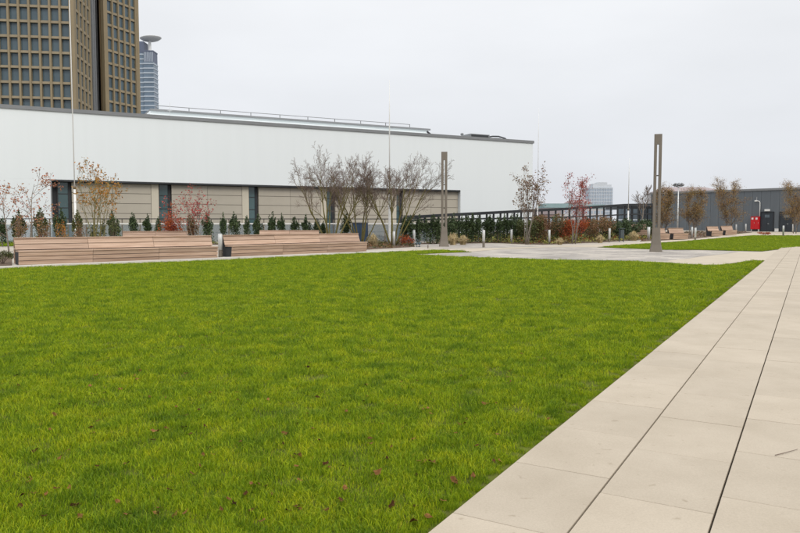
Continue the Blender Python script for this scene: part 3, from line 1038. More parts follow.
for i in range(0, len(xsn) - 1):
    a, b_ = bf_top(xsn[i]), bf_top(xsn[i + 1])
    beam(a, b_, 0.09, 0.13).build('top_rail', m_black, t)
    dn = Vector((0, 0, 0.30 + 0.75 * min(1, max(0, (xsn[i] - 430) / 190))))
    beam(a - dn, b_ - dn, 0.06, 0.07).build('lower_rail', m_black, t)
for x in xsn:
    a = bf_top(x); g0 = gz(a.y)
    hw = 0.085
    MB().box(a.x - org.x - hw, a.x - org.x + hw, a.y - org.y + 0.0, a.y - org.y + 0.12, g0, a.z - 0.13).build('post', m_black, t)

# dark glass pavilion at the right end of that fence
m_pglass = mat('pavilion_glass', (0.10, 0.13, 0.155), 0.1, 0.3, 0.4, spec=0.6)
pv0, pv1 = AT(617, 230, 84.5), AT(650, 230, 86)
pvt = AT(630, 206.0, 84.5).z
t = thing('glass_pavilion', 'dark glazed pavilion behind the end of the black fence', 'pavilion', (pv0.x, pv0.y, gz(84)))
pl_ = pv1.x - pv0.x; ph = pvt - gz(84)
MB().box(0, pl_, 0, 5, ph - 0.35, ph).build('roof', m_black, t)
nb = 5
for i in range(nb + 1):
    x = pl_ * i / nb
    MB().box(x - 0.07, x + 0.07, -0.06, 0.06, 0, ph - 0.352).build('post', m_black, t)
for i in range(nb):
    for (z0, z1) in ((0.05, ph * 0.5), (ph * 0.5 + 0.08, ph - 0.36)):
        MB().box(pl_ * i / nb + 0.075, pl_ * (i + 1) / nb - 0.075, 0.0, 0.03, z0, z1).build('pane', m_pglass, t)
MB().box(0.075, pl_ - 0.075, 0.5, 4.9, 0, 1.6).build('inner_wall', m_greywall, t)

# ------------------------------------------------------------------ white building
BZ = 66.0
B0 = AT(0, 104, BZ)
bd3 = ray(1740, 224); BD = Vector((bd3.x, bd3.y, 0)).normalized()
BN = Vector((BD.y, -BD.x, 0))                 # towards the camera


def bt(px, py):
    return on_line(px, py, (B0.x, B0.y), (BD.x, BD.y))


def bh(px, py):
    s = bt(px, py); y = B0.y + BD.y * s
    return AT(px, py, y).z


t_end = bt(533, 141)
H_TOP = (bh(0, 104) + bh(533, 141) + bh(266, 122.5)) / 3
H_REC = (bh(60, 179.5) + bh(450, 190.0)) / 2
t_r0, t_r1 = bt(50.5, 185), bt(460.5, 195)
T_L = -26.0
wb = thing('white_building', 'large white box building with tan recessed ground storey across the back', 'building',
           (B0.x, B0.y, STREET), math.atan2(BD.y, BD.x))
zz = lambda z: z - STREET
# local frame: x along the facade, y = behind it
DEPTH = 60.0
bwall = MB()
RD = 1.1                                       # depth of the recess
H_LOW = -3.0
bwall.box(T_L, t_end, 0, DEPTH, zz(H_REC), zz(H_TOP) - 0.34)          # upper white volume
bwall.build('upper_wall', m_white_wall, wb)
bwall = MB()
bwall.box(T_L, t_r0, 0.0, DEPTH, 0, zz(H_REC) - 0.002)
bwall.build('lower_wall', m_white_wall, wb)
bwall = MB()
bwall.box(t_r1, t_end, 0.0, DEPTH, 0, zz(H_REC) - 0.002)
bwall.build('lower_wall', m_white_wall, wb)
MB().box(t_r0 + 0.002, t_r1 - 0.002, RD, DEPTH - 1, 0, zz(H_REC) - 0.002).build('recess_back', m_dark, wb)
MB().box(t_r0 + 0.003, t_r0 + 0.12, 0.02, RD - 0.002, 0, zz(H_REC) - 0.004).build('reveal', m_coping, wb)
MB().box(t_r0 + 0.14, t_r1 - 0.02, 0.01, RD, zz(H_REC) - 0.18, zz(H_REC) - 0.006).build('soffit_trim', m_dark, wb)
MB().box(T_L - 0.1, t_end + 0.12, -0.12, 0.9, zz(H_TOP) - 0.339, zz(H_TOP)).build('coping', m_coping, wb)
MB().box(t_end - 0.78, t_end + 0.121, 0.902, DEPTH, zz(H_TOP) - 0.339, zz(H_TOP)).build('coping', m_coping, wb)
# recess: windows, pilasters and panels
wins = [(57.5, 71.8), (160.0, 172.4), (250.5, 259.8), (329.0, 336.8), (398.7, 404.8)]
WP = RD - 0.55                                 # panel front plane
edges_ = []
for i, (a, b_) in enumerate(wins):
    x0, x1 = bt(a, 200), bt(b_, 200)
    w_ = MB().box(x0, x1, RD - 0.12, RD - 0.02, zz(H_LOW), zz(H_REC) - 0.2).build('window', m_glass, wb)
    MB().box(x0 - 0.0, x0 + 0.10, RD - 0.2, RD - 0.121, zz(H_LOW), zz(H_REC) - 0.2).build('frame', m_dark, w_)
    MB().box(x1 - 0.28, x1, RD - 0.22, RD - 0.121, zz(H_LOW), zz(H_REC) - 0.2).build('frame', m_dark, w_)
    for zc in (H_REC - 1.35, H_REC - 2.7):
        MB().box(x0 + 0.101, x1 - 0.281, RD - 0.17, RD - 0.121, zz(zc), zz(zc) + 0.06).build('transom', m_dark, w_)
    edges_.append((x0, x1))
rows_h = []
ph_ = 1.0
z = H_REC - 0.2
while z - ph_ > H_LOW:
    rows_h.append((z - ph_, z)); z -= ph_
spans = [(edges_[i][1] + 0.03, edges_[i + 1][0] - 0.03) for i in range(4)] + [(edges_[4][1] + 0.03, t_r1 - 0.03)]
panel_cache = {}
for i, (x0, x1) in enumerate(spans):
    xe = x1 - (0.75 if i < 4 else 0)
    # return before each window, its sunlit look painted in
    if i < 4:
        MB().box(xe + 0.02, x1, WP - 0.01, RD - 0.03, zz(H_LOW), zz(H_REC) - 0.2).build('pilaster', m_tan_lit, wb)
    npn = max(2, int(round((xe - x0) / 6.5)))
    for k in range(npn):
        a, b_ = x0 + (xe - x0) * k / npn, x0 + (xe - x0) * (k + 1) / npn
        for (z0, z1) in rows_h:
            key = (round(b_ - a, 3), 0)
            if key not in panel_cache:
                panel_cache[key] = MB().box(0.012, b_ - a - 0.012, 0, 0.5, 0.02, ph_ - 0.02).mesh('cladding_panel', m_tan)
            p_ = link('cladding_panel', panel_cache[key], wb)
            p_.location = (a, WP, zz(z0))
# light plinth band behind the fence
MB().box(t_r0 + 0.13, t_r1 - 0.05, WP - 0.25, WP - 0.002, zz(H_LOW - 1.2), zz(H_LOW)).build('plinth', m_kerb, wb)
# set-back upper roof with rail
SB = 9.0
us0 = on_line(150, 112, (B0.x - BN.x * SB, B0.y - BN.y * SB), (BD.x, BD.y))
us1 = on_line(429.5, 127, (B0.x - BN.x * SB, B0.y - BN.y * SB), (BD.x, BD.y))
yu = B0.y - BN.y * SB + BD.y * us1
hu1 = AT(429.5, 125.6, yu).z
yu0 = B0.y - BN.y * SB + BD.y * us0
hu0 = AT(160, 111.3, yu0).z
hu = (hu0 + hu1) / 2 - 0.1
MB().box(us0, us1 - 0.3, SB, SB + 30, zz(H_TOP) - 0.33, zz(hu) - 0.22).build('upper_storey', m_white_wall, wb)
MB().box(us0, us1, SB - 0.3, SB + 30, zz(hu) - 0.219, zz(hu)).build('upper_roof', m_coping, wb)
rail = MB()
for i in range(10):
    x = us0 + 1 + (us1 - us0 - 3) * i / 9
    rail.box(x - 0.035, x + 0.035, SB + 2 - .035, SB + 2 + .035, zz(hu), zz(hu) + 0.75)
rail.box(us0 + 1, us1 - 2, SB + 1.97, SB + 2.03, zz(hu) + 0.70, zz(hu) + 0.76)
rail.build('roof_rail', m_coping, wb)
st = on_line(433, 130, (B0.x - BN.x * 4, B0.y - BN.y * 4), (BD.x, BD.y))
MB().tube([(st - 0.9, 4, zz(H_TOP) + 0.85), (st + 0.5, 4, zz(H_TOP) - 0.1)], [0.13, 0.13], 6).build('roof_strut', m_black, wb)
# rooftop duct and pipes
u0, u1, u2 = bt(476, 137), bt(495, 137), bt(515, 138)
ru = thing('rooftop_unit', 'dark ventilation unit with bent pipes on the white building roof', 'roof unit', (B0.x, B0.y, H_TOP + 0.14), math.atan2(BD.y, BD.x))
MB().box(u0, u1, 1.2, 3.0, -0.74, 0.42).build('housing', m_coping, ru)
MB().box(u0 + 0.1, u1 - 0.2, 1.15, 1.19, -0.05, 0.32).build('grille', m_dark, ru)
MB().tube([(u1 - 0.4, 1.6, 0.1), (u1 + 0.8, 1.6, 0.32), (u1 + 1.7, 1.6, 0.36), (u2 - 0.4, 1.6, 0.15), (u2 + 0.1, 1.6, -0.35)], [0.10] * 5, 8).build('pipe', m_dark, ru, True)
MB().tube([(u1 - 0.2, 1.9, -0.1), (u1 + 1.3, 1.9, 0.1), (u2 - 1.0, 1.9, 0.12), (u2 - 0.6, 1.9, -0.3)], [0.09] * 4, 8).build('pipe', m_coping, ru, True)
uc = bt(468.5, 136)
rv = thing('roof_vent', 'small roof vent left of the ventilation unit', 'vent', (B0.x, B0.y, H_TOP), math.atan2(BD.y, BD.x))
MB().tube([(uc, 1.5, -0.4), (uc, 1.5, 0.35)], [0.09, 0.09], 8).build('pipe', m_coping, rv)
MB().lathe([(0.17, 0.3), (0.2, 0.36), (0.2, 0.52), (0.05, 0.6)], 10, (uc, 1.5, 0)).build('cap', m_coping, rv)

# ------------------------------------------------------------------ tan office tower (two wings and a dark core)
def facade(parent, P, d, nrm, x0, bay, nb_, zlo, zhi, zvis, floor, pier, name_g, sp_h=1.0, rec=0.55, phase=0.0):
    """piers, spandrels and glass on the plan line P + s d, outward normal nrm"""
    def bx(s0, s1, y0, y1, z0, z1):
        A = P + d * s0; Bq = P + d * s1
        return [A - nrm * y0 + Vector((0, 0, z0)), Bq - nrm * y0 + Vector((0, 0, z0)), Bq - nrm * y1 + Vector((0, 0, z0)), A - nrm * y1 + Vector((0, 0, z0)),
                A - nrm * y0 + Vector((0, 0, z1)), Bq - nrm * y0 + Vector((0, 0, z1)), Bq - nrm * y1 + Vector((0, 0, z1)), A - nrm * y1 + Vector((0, 0, z1))]
    for i in range(nb_ + 1):
        c = x0 + i * bay
        MB().hexa(bx(c - pier / 2, c + pier / 2, -0.05, rec + 0.3, zlo, zhi)).build('pier', m_sand, parent)
    nf = int((zhi - zlo) / floor)
    k0 = int(math.floor((zlo - phase) / floor)) + 1
    hid_g, hid_s = MB(), MB()
    for f in range(k0, k0 + nf):
        z0 = phase + f * floor
        if z0 + floor > zhi:
            break
        vis = zvis[0] < z0 + floor and z0 < zvis[1]
        for i in range(nb_):
            a, b_ = x0 + i * bay + pier / 2 + 0.004, x0 + (i + 1) * bay - pier / 2 - 0.004
            # sloping sill: spandrel leans back towards its top
            A = bx(a, b_, 0.12, rec + 0.25, z0, z0 + sp_h)
            A[4] = A[4] - nrm * 0.05; A[5] = A[5] - nrm * 0.05
            Gq = bx(a, b_, rec, rec + 0.05, z0 + sp_h + 0.003, z0 + floor - 0.003)
            if vis:
                MB().hexa(A).build('spandrel', m_sand_dark, parent)
                MB().hexa(Gq).build('window', m_tglass, parent)
            else:
                hid_s.hexa(A); hid_g.hexa(Gq)
    if hid_g.v:
        stuff(hid_s.build('spandrel', m_sand_dark, parent))
        stuff(hid_g.build('window', m_tglass, parent))


TA = AT(76.5, 110, 172)                       # front right corner of the left wing
fA = ray(5000, 224); fA = Vector((fA.x, fA.y, 0)).normalized()
nA = Vector((fA.y, -fA.x, 0))
sA = -nA                                      # side direction, away
tw_ = thing('tan_office_tower', 'tan stone office tower with grids of blue-grey windows, top left', 'tower', (0, 0, STREET))
ZT = 78.0 - STREET
zl = lambda z: z - STREET
C = Vector((TA.x, TA.y, 0))
zvis = (zl(26), zl(64))
bayA = 2.31
# left wing: corner pier, front bays, side bays
MB().hexa([C - fA * 0.68 - nA * 0.9, C - fA * 0.0 - nA * 0.9, C - fA * 0.0 - nA * -0.08, C - fA * 0.68 - nA * -0.08][::-1] +
          [v + Vector((0, 0, ZT)) for v in [C - fA * 0.68 - nA * 0.9, C - fA * 0.0 - nA * 0.9, C - fA * 0.0 + nA * 0.08, C - fA * 0.68 + nA * 0.08][::-1]]).build('corner_pier', m_sand, tw_)
nfb = 13
rows_phase = AT(60, 99.8, 172).z - STREET
facade(tw_, C, fA, nA, -0.95 - nfb * bayA, bayA, nfb, 0, ZT, zvis, 3.58, 0.46, 'front', 0.58, 0.85, rows_phase)
sd_len = on_line(91.5, 60, (C.x, C.y), (sA.x, sA.y))
nS = fA
facade(tw_, C, sA, nS, 1.25, (sd_len - 1.6) / 4, 4, 0, ZT, zvis, 3.58, 0.75, 'side', 0.7, 0.35, rows_phase)
W0 = C - fA * (0.95 + nfb * bayA + 1)
inner = MB()
i0, i1 = C - fA * 1.3 - nA * 1.4, C + sA * (sd_len - 0.2) - fA * 1.3
inner.prism([tuple(x) for x in [W0 - nA * 1.5, i0, i1, W0 + sA * sd_len]], 0.0, ZT - 0.5)
inner.build('wing_core', m_sand_shade, tw_)
# dark glazed core and its return, shade painted in as brown
K0 = C + sA * sd_len
c1 = AT(98.5, 60, 216); c2 = AT(104.3, 60, 202)
q1, q2 = Vector((c1.x, c1.y, 0)), Vector((c2.x, c2.y, 0))
MB().prism([tuple(x) for x in [K0, q1, q1 + Vector((-20, 20, 0)), K0 + Vector((-12, 6, 0))]], 0, ZT + 2).build('glazed_core', m_core, tw_)
dk = (q1 - K0).normalized(); nk = Vector((dk.y, -dk.x, 0))
for s in (0.22, 0.5, 0.78):
    a = K0 + (q1 - K0) * s
    MB().hexa([a + nk * .3, a + dk * .35 + nk * .3, a + dk * .35, a] + [v + Vector((0, 0, ZT)) for v in [a + nk * .3, a + dk * .35 + nk * .3, a + dk * .35, a]]).build('mullion', m_coping, tw_)
# right wing
fB = ray(725, 224); fB = Vector((fB.x, fB.y, 0)).normalized()
nB = Vector((fB.y, -fB.x, 0))
lenB = on_line(139.3, 55, (q2.x, q2.y), (fB.x, fB.y))
MB().prism([tuple(x) for x in [q2 - nB * 1.5, q2 + fB * lenB - nB * 1.5, q2 + fB * lenB - nB * 22, q1 - nB * 8, q1]], 0, ZT - 0.5).build('wing_core', m_sand_shade, tw_)
mg = 1.15
rowsB = AT(120, 92, 207).z - STREET
for (a, b_) in ((0.0, mg - 0.25), (lenB - mg + 0.25, lenB)):
    A, Bq = q2 + fB * a, q2 + fB * b_
    MB().hexa([A + nB * .1, Bq + nB * .1, Bq - nB * 1, A - nB * 1] + [v + Vector((0, 0, ZT)) for v in [A + nB * .1, Bq + nB * .1, Bq - nB * 1, A - nB * 1]]).build('corner_pier', m_sand, tw_)
facade(tw_, q2, fB, nB, mg, (lenB - 2 * mg) / 5, 5, 0, ZT, (zl(30), zl(70)), 3.58, 0.5, 'wing', 0.66, 0.5, rowsB)
MB().prism([tuple(x) for x in [W0 + nA * .3, C + nA * .3 + fA * .2, K0 + fA * .2, W0 + sA * sd_len]], ZT, ZT + 2).build('roof', m_sand, tw_)

# ------------------------------------------------------------------ distant towers and roofs
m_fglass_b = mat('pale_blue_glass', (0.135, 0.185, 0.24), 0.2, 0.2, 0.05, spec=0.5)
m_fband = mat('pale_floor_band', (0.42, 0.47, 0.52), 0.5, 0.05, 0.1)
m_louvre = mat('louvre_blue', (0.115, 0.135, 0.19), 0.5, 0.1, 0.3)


def far_tower(name, label, pxl, pxr, ytop, y, floor_px, depth, mats, louvre=0.0, rz=0.0):
    A, B_ = AT(pxl, 200, y), AT(pxr, 200, y)
    top = AT((pxl + pxr) / 2, ytop, y).z
    t = thing(name, label, 'tower', (A.x, A.y, STREET), rz)
    w = B_.x - A.x; h = top - STREET
    MB().box(0, w, 0, depth, 0, h - louvre).build('glass_body', mats[0], t)
    if louvre:
        MB().box(0.15, w - 0.15, 0.15, depth, h - louvre + 0.002, h - 0.8).build('louvre_storey', m_louvre, t)
        MB().box(-0.1, w + 0.1, -0.1, depth, h - 0.798, h).build('roof', m_louvre, t)
        nlv = 6
        for i in range(nlv):
            x = w * (i + 0.5) / nlv
            MB().box(x - 0.25, x + 0.25, -0.05, 0.148, h - louvre + 0.3, h - 1.2).build('louvre', m_fband, t)
    fh = floor_px / FPX * y
    k = 0
    z = h - louvre - 0.6
    while z > 4 and k < 40:
        MB().box(-0.25, w + 0.25, -0.25, depth + 0.25, z - 0.95, z).build('floor_band', mats[1], t)
        z -= fh; k += 1
    return t, w, h


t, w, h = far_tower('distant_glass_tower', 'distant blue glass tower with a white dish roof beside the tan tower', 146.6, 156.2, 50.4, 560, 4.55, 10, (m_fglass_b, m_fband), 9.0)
A = AT(138, 200, 562)
lx = A.x - t.location.x
hl = AT(143, 41.3, 562).z - STREET
MB().box(lx, -0.3, 2, 12, 0, hl - 9).build('glass_body', m_fglass_b, t)
MB().box(lx + .2, -0.5, 2.2, 12, hl - 8.998, hl).build('louvre_storey', m_louvre, t)
z = hl - 9.6
for k in range(24):
    MB().box(lx - .2, -0.1, 1.75, 2.0, z - 0.95, z).build('floor_band', m_fband, t); z -= 4.55 / FPX * 562
dish_c = AT(152.0, 44.3, 575); cx, cz = dish_c.x - t.location.x, dish_c.z - STREET
dish = MB().lathe([(0.6, 0), (4.0, 0.3), (6.4, 1.1), (8.2, 2.3), (8.3, 2.6), (7.8, 2.5), (6, 1.7), (0.5, 1.2)], 28)
dk_ = dish.build('roof_dish', m_white_metal, t, True); dk_.location = (cx + 1.7, 8, cz + 0.5); dk_.rotation_euler = (0, R(-5), 0)
MB().lathe([(1.3, 0), (1.1, cz + 1.0 - h)], 10, (cx + 0.6, 8, h + 0.001)).build('dish_column', m_white_metal, t)

m_pglass2 = mat('hazy_glass', (0.36, 0.41, 0.47), 0.4, 0.12, 0.05)  # pale tone puts distance haze into the colour
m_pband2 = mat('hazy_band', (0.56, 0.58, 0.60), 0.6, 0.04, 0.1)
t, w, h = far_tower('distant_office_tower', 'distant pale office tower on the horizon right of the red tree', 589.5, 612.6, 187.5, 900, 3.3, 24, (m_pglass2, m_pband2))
tw2 = w
for (a, b_, yt) in ((0.16, 0.5, 183.6), (0.38, 0.78, 182.2), (0.7, 0.97, 184.6)):
    zt = AT(600, yt, 900).z - STREET
    MB().box(w * a, w * b_, 2 + a, 20 - a, h + 0.01, zt).build('roof_block', m_pband2, t)
for i in range(9):
    MB().box(w * (i + .5) / 9 - .25, w * (i + .5) / 9 + .25, -0.5, -0.26, 10, h - 1).build('mullion', m_pband2, t)


def far_block(name, label, pxl, pxr, ytop, y, depth, m, m_roof, nwin=6, gable=False):
    A, B_ = AT(pxl, 210, y), AT(pxr, 210, y)
    top = AT((pxl + pxr) / 2, ytop, y).z
    t = thing(name, label, 'building', (A.x, A.y, STREET))
    w = B_.x - A.x; h = top - STREET
    MB().box(0, w, 0, depth, 0, h - 2.5).build('wall', m, t)
    if gable:
        r = MB()
        r.v = [(-0.5, -0.5, h - 2.49), (w + 0.5, -0.5, h - 2.49), (w + 0.5, depth, h - 2.49), (-0.5, depth, h - 2.49), (w * 0.12, depth / 2, h), (w * 0.88, depth / 2, h)]
        r.f = [(0, 1, 5, 4), (1, 2, 5), (2, 3, 4, 5), (3, 0, 4), (3, 2, 1, 0)]
        r.build('roof', m_roof, t)
    else:
        MB().box(-0.4, w + 0.4, -0.4, depth, h - 2.49, h).build('roof', m_roof, t)
    for k in range(3):
        z = h - 6 - k * 3.6
        for i in range(nwin):
            x = w * (i + 0.5) / nwin
            MB().box(x - w / nwin * 0.33, x + w / nwin * 0.33, -0.08, -0.002, z, z + 1.9).build('window', m_pglass2, t)
    return t


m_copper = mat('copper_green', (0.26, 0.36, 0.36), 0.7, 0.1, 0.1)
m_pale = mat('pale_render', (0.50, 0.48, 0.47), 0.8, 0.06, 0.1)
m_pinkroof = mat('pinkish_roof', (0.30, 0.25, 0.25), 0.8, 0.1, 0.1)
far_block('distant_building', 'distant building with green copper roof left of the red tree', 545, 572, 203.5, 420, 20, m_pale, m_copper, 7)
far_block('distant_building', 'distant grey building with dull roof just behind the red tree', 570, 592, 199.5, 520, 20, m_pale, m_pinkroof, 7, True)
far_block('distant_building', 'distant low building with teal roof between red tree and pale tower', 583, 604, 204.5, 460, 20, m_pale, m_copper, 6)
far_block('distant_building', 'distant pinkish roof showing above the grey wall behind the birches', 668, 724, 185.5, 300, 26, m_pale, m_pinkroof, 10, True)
m_brick = mat('reddish_render', (0.32, 0.22, 0.19), 0.8, 0.1, 0.1)
far_block('distant_building', 'distant reddish low building behind the pinkish slender tree and fence', 540, 560, 208.5, 300, 18, m_brick, m_pinkroof, 6)
# small antenna left on the white roof
q = AT(170, 113, 78)
an = thing('roof_antenna', 'thin antenna on the white roof right of the glass tower', 'antenna', (q.x, q.y, H_TOP - 0.2))
MB().tube([(0, 0, 0), (0, 0, 2.4)], [0.03, 0.02], 6).build('rod', m_steel, an)
MB().tube([(-0.25, 0, 1.5), (0.25, 0, 1.5)], [0.015, 0.015], 5).build('crossbar', m_steel, an)

# ------------------------------------------------------------------ grey wall building on the right with doors, cabinet
gA, gB = AT(651, 192.5, 112.6), AT(860, 185, 90.6)
gd = Vector((gB.x - gA.x, gB.y - gA.y, 0)); GL = gd.length; gd.normalize()
grz = math.atan2(gd.y, gd.x)
gtop = (AT(652, 192.5, 112.4).z + AT(760, 188.7, on_line(760, 188, (gA.x, gA.y), (gd.x, gd.y)) * gd.y + gA.y).z) / 2


def gx(px):
    return on_line(px, 215, (gA.x, gA.y), (gd.x, gd.y))


def gz_at(px, py):
    s = gx(px); return AT(px, py, gA.y + gd.y * s).z


gw = thing('grey_building', 'long dark grey metal-clad wall building closing the right background', 'building', (gA.x, gA.y, 0), grz)
npn = 24
seg = GL / npn
MB().box(0, GL, 0.06, 14, -0.5, gtop - 0.3).build('wall', m_dark, gw)
pm = MB().box(0.012, seg - 0.012, 0, 0.058, -0.4, gtop - 0.31).mesh('wall_panel', m_greywall)
for i in range(npn):
    p_ = link('wall_panel', pm, gw); p_.location = (i * seg, 0, 0)
MB().box(-0.15, GL + 0.1, -0.12, 14.1, gtop - 0.299, gtop).build('coping', m_coping, gw)


def wall_door(x0, x1, ytop, ybot, label):
    a, b_ = gx(x0), gx(x1)
    zt, zb = gz_at(x0, ytop), gz((gA.y + gd.y * a)) + 0.02
    d = MB().box(a, b_, -0.1, -0.004, zb, zt).build('door', m_door, gw)
    MB().box(a - 0.08, a - 0.002, -0.14, -0.004, zb, zt + 0.08).build('frame', m_black, d)
    MB().box(b_ + 0.002, b_ + 0.08, -0.14, -0.004, zb, zt + 0.08).build('frame', m_black, d)
    MB().box(a, b_, -0.14, -0.004, zt + 0.002, zt + 0.08).build('frame', m_black, d)
    MB().box((a + b_) / 2 - 0.012, (a + b_) / 2 + 0.012, -0.112, -0.101, zb + 0.05, zt - 0.05).build('seam', m_black, d)
    MB().box(a + 0.5, b_ - 0.5, -0.108, -0.101, zt - 0.75, zt - 0.35).build('vision_panel', m_pglass, d)
    MB().tube([((a + b_) / 2 + 0.1, -0.15, zb + 1.05), ((a + b_) / 2 + 0.28, -0.15, zb + 1.05)], [0.02, 0.02], 6).build('handle', m_steel, d)


wall_door(761.5, 773.6, 212.3, 231.5, '')
wall_door(780.3, 793.5, 212.3, 231.5, '')
a = gx(765.2); b_ = gx(770)
MB().box(a, b_, -0.3, -0.002, gz_at(767, 211.2), gz_at(767, 209.2)).build('door_lamp', m_white_metal, gw)
a = gx(776); b_ = gx(779.4)
g0 = gz(gA.y + gd.y * a)
bx_ = thing('junction_box', 'small pale junction box at the wall foot between the dark doors', 'box', (gA.x, gA.y, 0), grz)
MB().box(a, b_, -0.32, -0.002, g0 + 0.02, g0 + 0.42).build('body', m_white_metal, bx_)
MB().box(a - 0.02, b_ + 0.02, -0.35, -0.002, g0 + 0.421, g0 + 0.46).build('lid', m_steel, bx_)
# red cabinet
a, b_ = gx(752.2), gx(760.6)
rc = thing('red_cabinet', 'bright red twin-door cabinet with two white labels on the grey wall', 'cabinet', (gA.x, gA.y, 0), grz)
z1, z0 = gz_at(756, 216.6), gz_at(756, 229.2)
MB().box(a, b_, -0.45, -0.002, z0, z1).build('body', m_red, rc)
mid = (a + b_) / 2
for (u, v) in ((a + 0.03, mid - 0.01), (mid + 0.01, b_ - 0.03)):
    d = MB().box(u, v, -0.485, -0.451, z0 + 0.05, z1 - 0.05).build('door', m_red, rc)
    MB().box(u + 0.1, u + 0.36, -0.492, -0.486, z1 - 0.42, z1 - 0.16).build('label', m_white_metal, d)
    MB().tube([(v - 0.06, -0.5, z0 + 0.8), (v - 0.06, -0.5, z0 + 1.0)], [0.015, 0.015], 6).build('handle', m_steel, d)
for x in (a + 0.1, b_ - 0.1):
    MB().box(x - 0.04, x + 0.04, -0.4, -0.1, gz(gA.y + gd.y * a) + 0.01, z0 - 0.001).build('leg', m_steel, rc)
# swan-neck vent pipe
xp = gx(760.0); zt = gz_at(760, 200.8)
vp = thing('vent_pipe', 'thin white swan-neck pipe on the grey wall above the red cabinet', 'pipe', (gA.x, gA.y, 0), grz)
MB().tube([(xp, -0.12, z1 - 0.2), (xp, -0.12, zt - 0.25), (xp - 0.12, -0.12, zt - 0.05), (xp - 0.35, -0.12, zt), (xp - 0.5, -0.14, zt)], [0.05] * 5, 8).build('pipe', m_white_metal, vp, True)
MB().box(xp - 0.72, xp - 0.40, -0.22, -0.05, zt - 0.09, zt + 0.1).build('outlet', m_white_metal, vp)
MB().tube([(xp - 0.45, -0.12, zt + 0.1), (xp - 0.45, -0.12, zt + 0.55)], [0.02, 0.015], 6).build('rod', m_white_metal, vp)
# floodlight mast behind the benches
q = foot(677.3, 96)
t = thing('floodlight_mast', 'slim grey mast with a ring of small floodlights between the birches', 'light mast', q)
mh = AT(677.3, 184.5, 96).z - q.z
MB().lathe([(0.11, 0), (0.09, 2), (0.06, mh)], 10).build('pole', m_steel, t, True)
MB().lathe([(0.5, mh - 0.25), (0.53, mh - 0.22), (0.53, mh - 0.16), (0.5, mh - 0.14)], 14, cap=False).build('ring', m_coping, t)
for k in range(6):
    an_ = k * math.pi / 3 + 0.3
    x, y = 0.52 * math.cos(an_), 0.52 * math.sin(an_)
    MB().tube([(x * 0.75, y * 0.75, mh + 0.15), (x, y, mh - 0.0), (x * 1.25, y * 1.25, mh - 0.18)], [0.1, 0.17, 0.19], 10).build('floodlight', m_coping, t)
    MB().tube([(0, 0, mh - 0.4), (x, y, mh - 0.2)], [0.025, 0.025], 5).build('bracket', m_coping, t)

# ------------------------------------------------------------------ trees
def rvec(r):
    return Vector((r.gauss(0, 1), r.gauss(0, 1), r.gauss(0, 1)))


def grow(r, base, d, L, rad, lvl, P, limbs, twigs, tips):
    n = P['seg'][min(lvl, len(P['seg']) - 1)]
    pts, rads = [Vector(base)], [rad]
    d = d.normalized()
    for i in range(n):
        d = (d + rvec(r) * P['wob'][min(lvl, len(P['wob']) - 1)] + Vector((0, 0, P['up'][min(lvl, len(P['up']) - 1)]))).normalized()
        pts.append(pts[-1] + d * (L / n))
        rads.append(max(P['rmin'], rad * (1 - (i + 1) / n * P['taper'])))
    (limbs if lvl < P['limb_lvl'] else twigs).tube(pts, rads, 6 if lvl == 0 else (4 if lvl < P['limb_lvl'] else 3), cap=lvl < P['limb_lvl'])
    if lvl >= P['levels'] - 1:
        tips.append((pts[-1], d)); tips.append((pts[len(pts) // 2], d))
        return
    nc = P['kids'][min(lvl, len(P['kids']) - 1)]
    for k in range(nc):
        f = P['from'][min(lvl, len(P['from']) - 1)] + (1 - P['from'][min(lvl, len(P['from']) - 1)]) * (k + r.random()) / nc
        f = min(0.999, f)
        i = int(f * n); fr = f * n - i
        p = pts[i].lerp(pts[i + 1], fr)
        dd = (pts[i + 1] - pts[i]).normalized()
        s = dd.cross(rvec(r)).normalized()
        a = R(r.gauss(P['ang'][min(lvl, len(P['ang']) - 1)], 9))
        cd = dd * math.cos(a) + s * math.sin(a)
        cl = L * P['ratio'][min(lvl, len(P['ratio']) - 1)] * r.uniform(0.65, 1.15) * (1.15 - 0.5 * f)
        cr = max(P['rmin'], rads[i] * 0.62)
        grow(r, p, cd, cl, cr, lvl + 1, P, limbs, twigs, tips)
    tips.append((pts[-1], d))


def leaves_mb(r, tips, per, size, spread, keep=1.0, zmin=-99, box=None):
    mb = MB()
    for p, d in tips:
        if r.random() > keep or p.z < zmin:
            continue
        for _ in range(per if r.random() < per - int(per) + (1 if per == int(per) else 0) else int(per)):
            c = p + rvec(r) * spread
            u = rvec(r).normalized(); v = u.cross(rvec(r)).normalized()
            s = size * r.uniform(0.6, 1.3)
            mb.v += [tuple(c - u * s), tuple(c + v * s * 0.55), tuple(c + u * s), tuple(c - v * s * 0.55)]
            o_ = len(mb.v) - 4
            mb.f.append((o_, o_ + 1, o_ + 2, o_ + 3))
    return mb


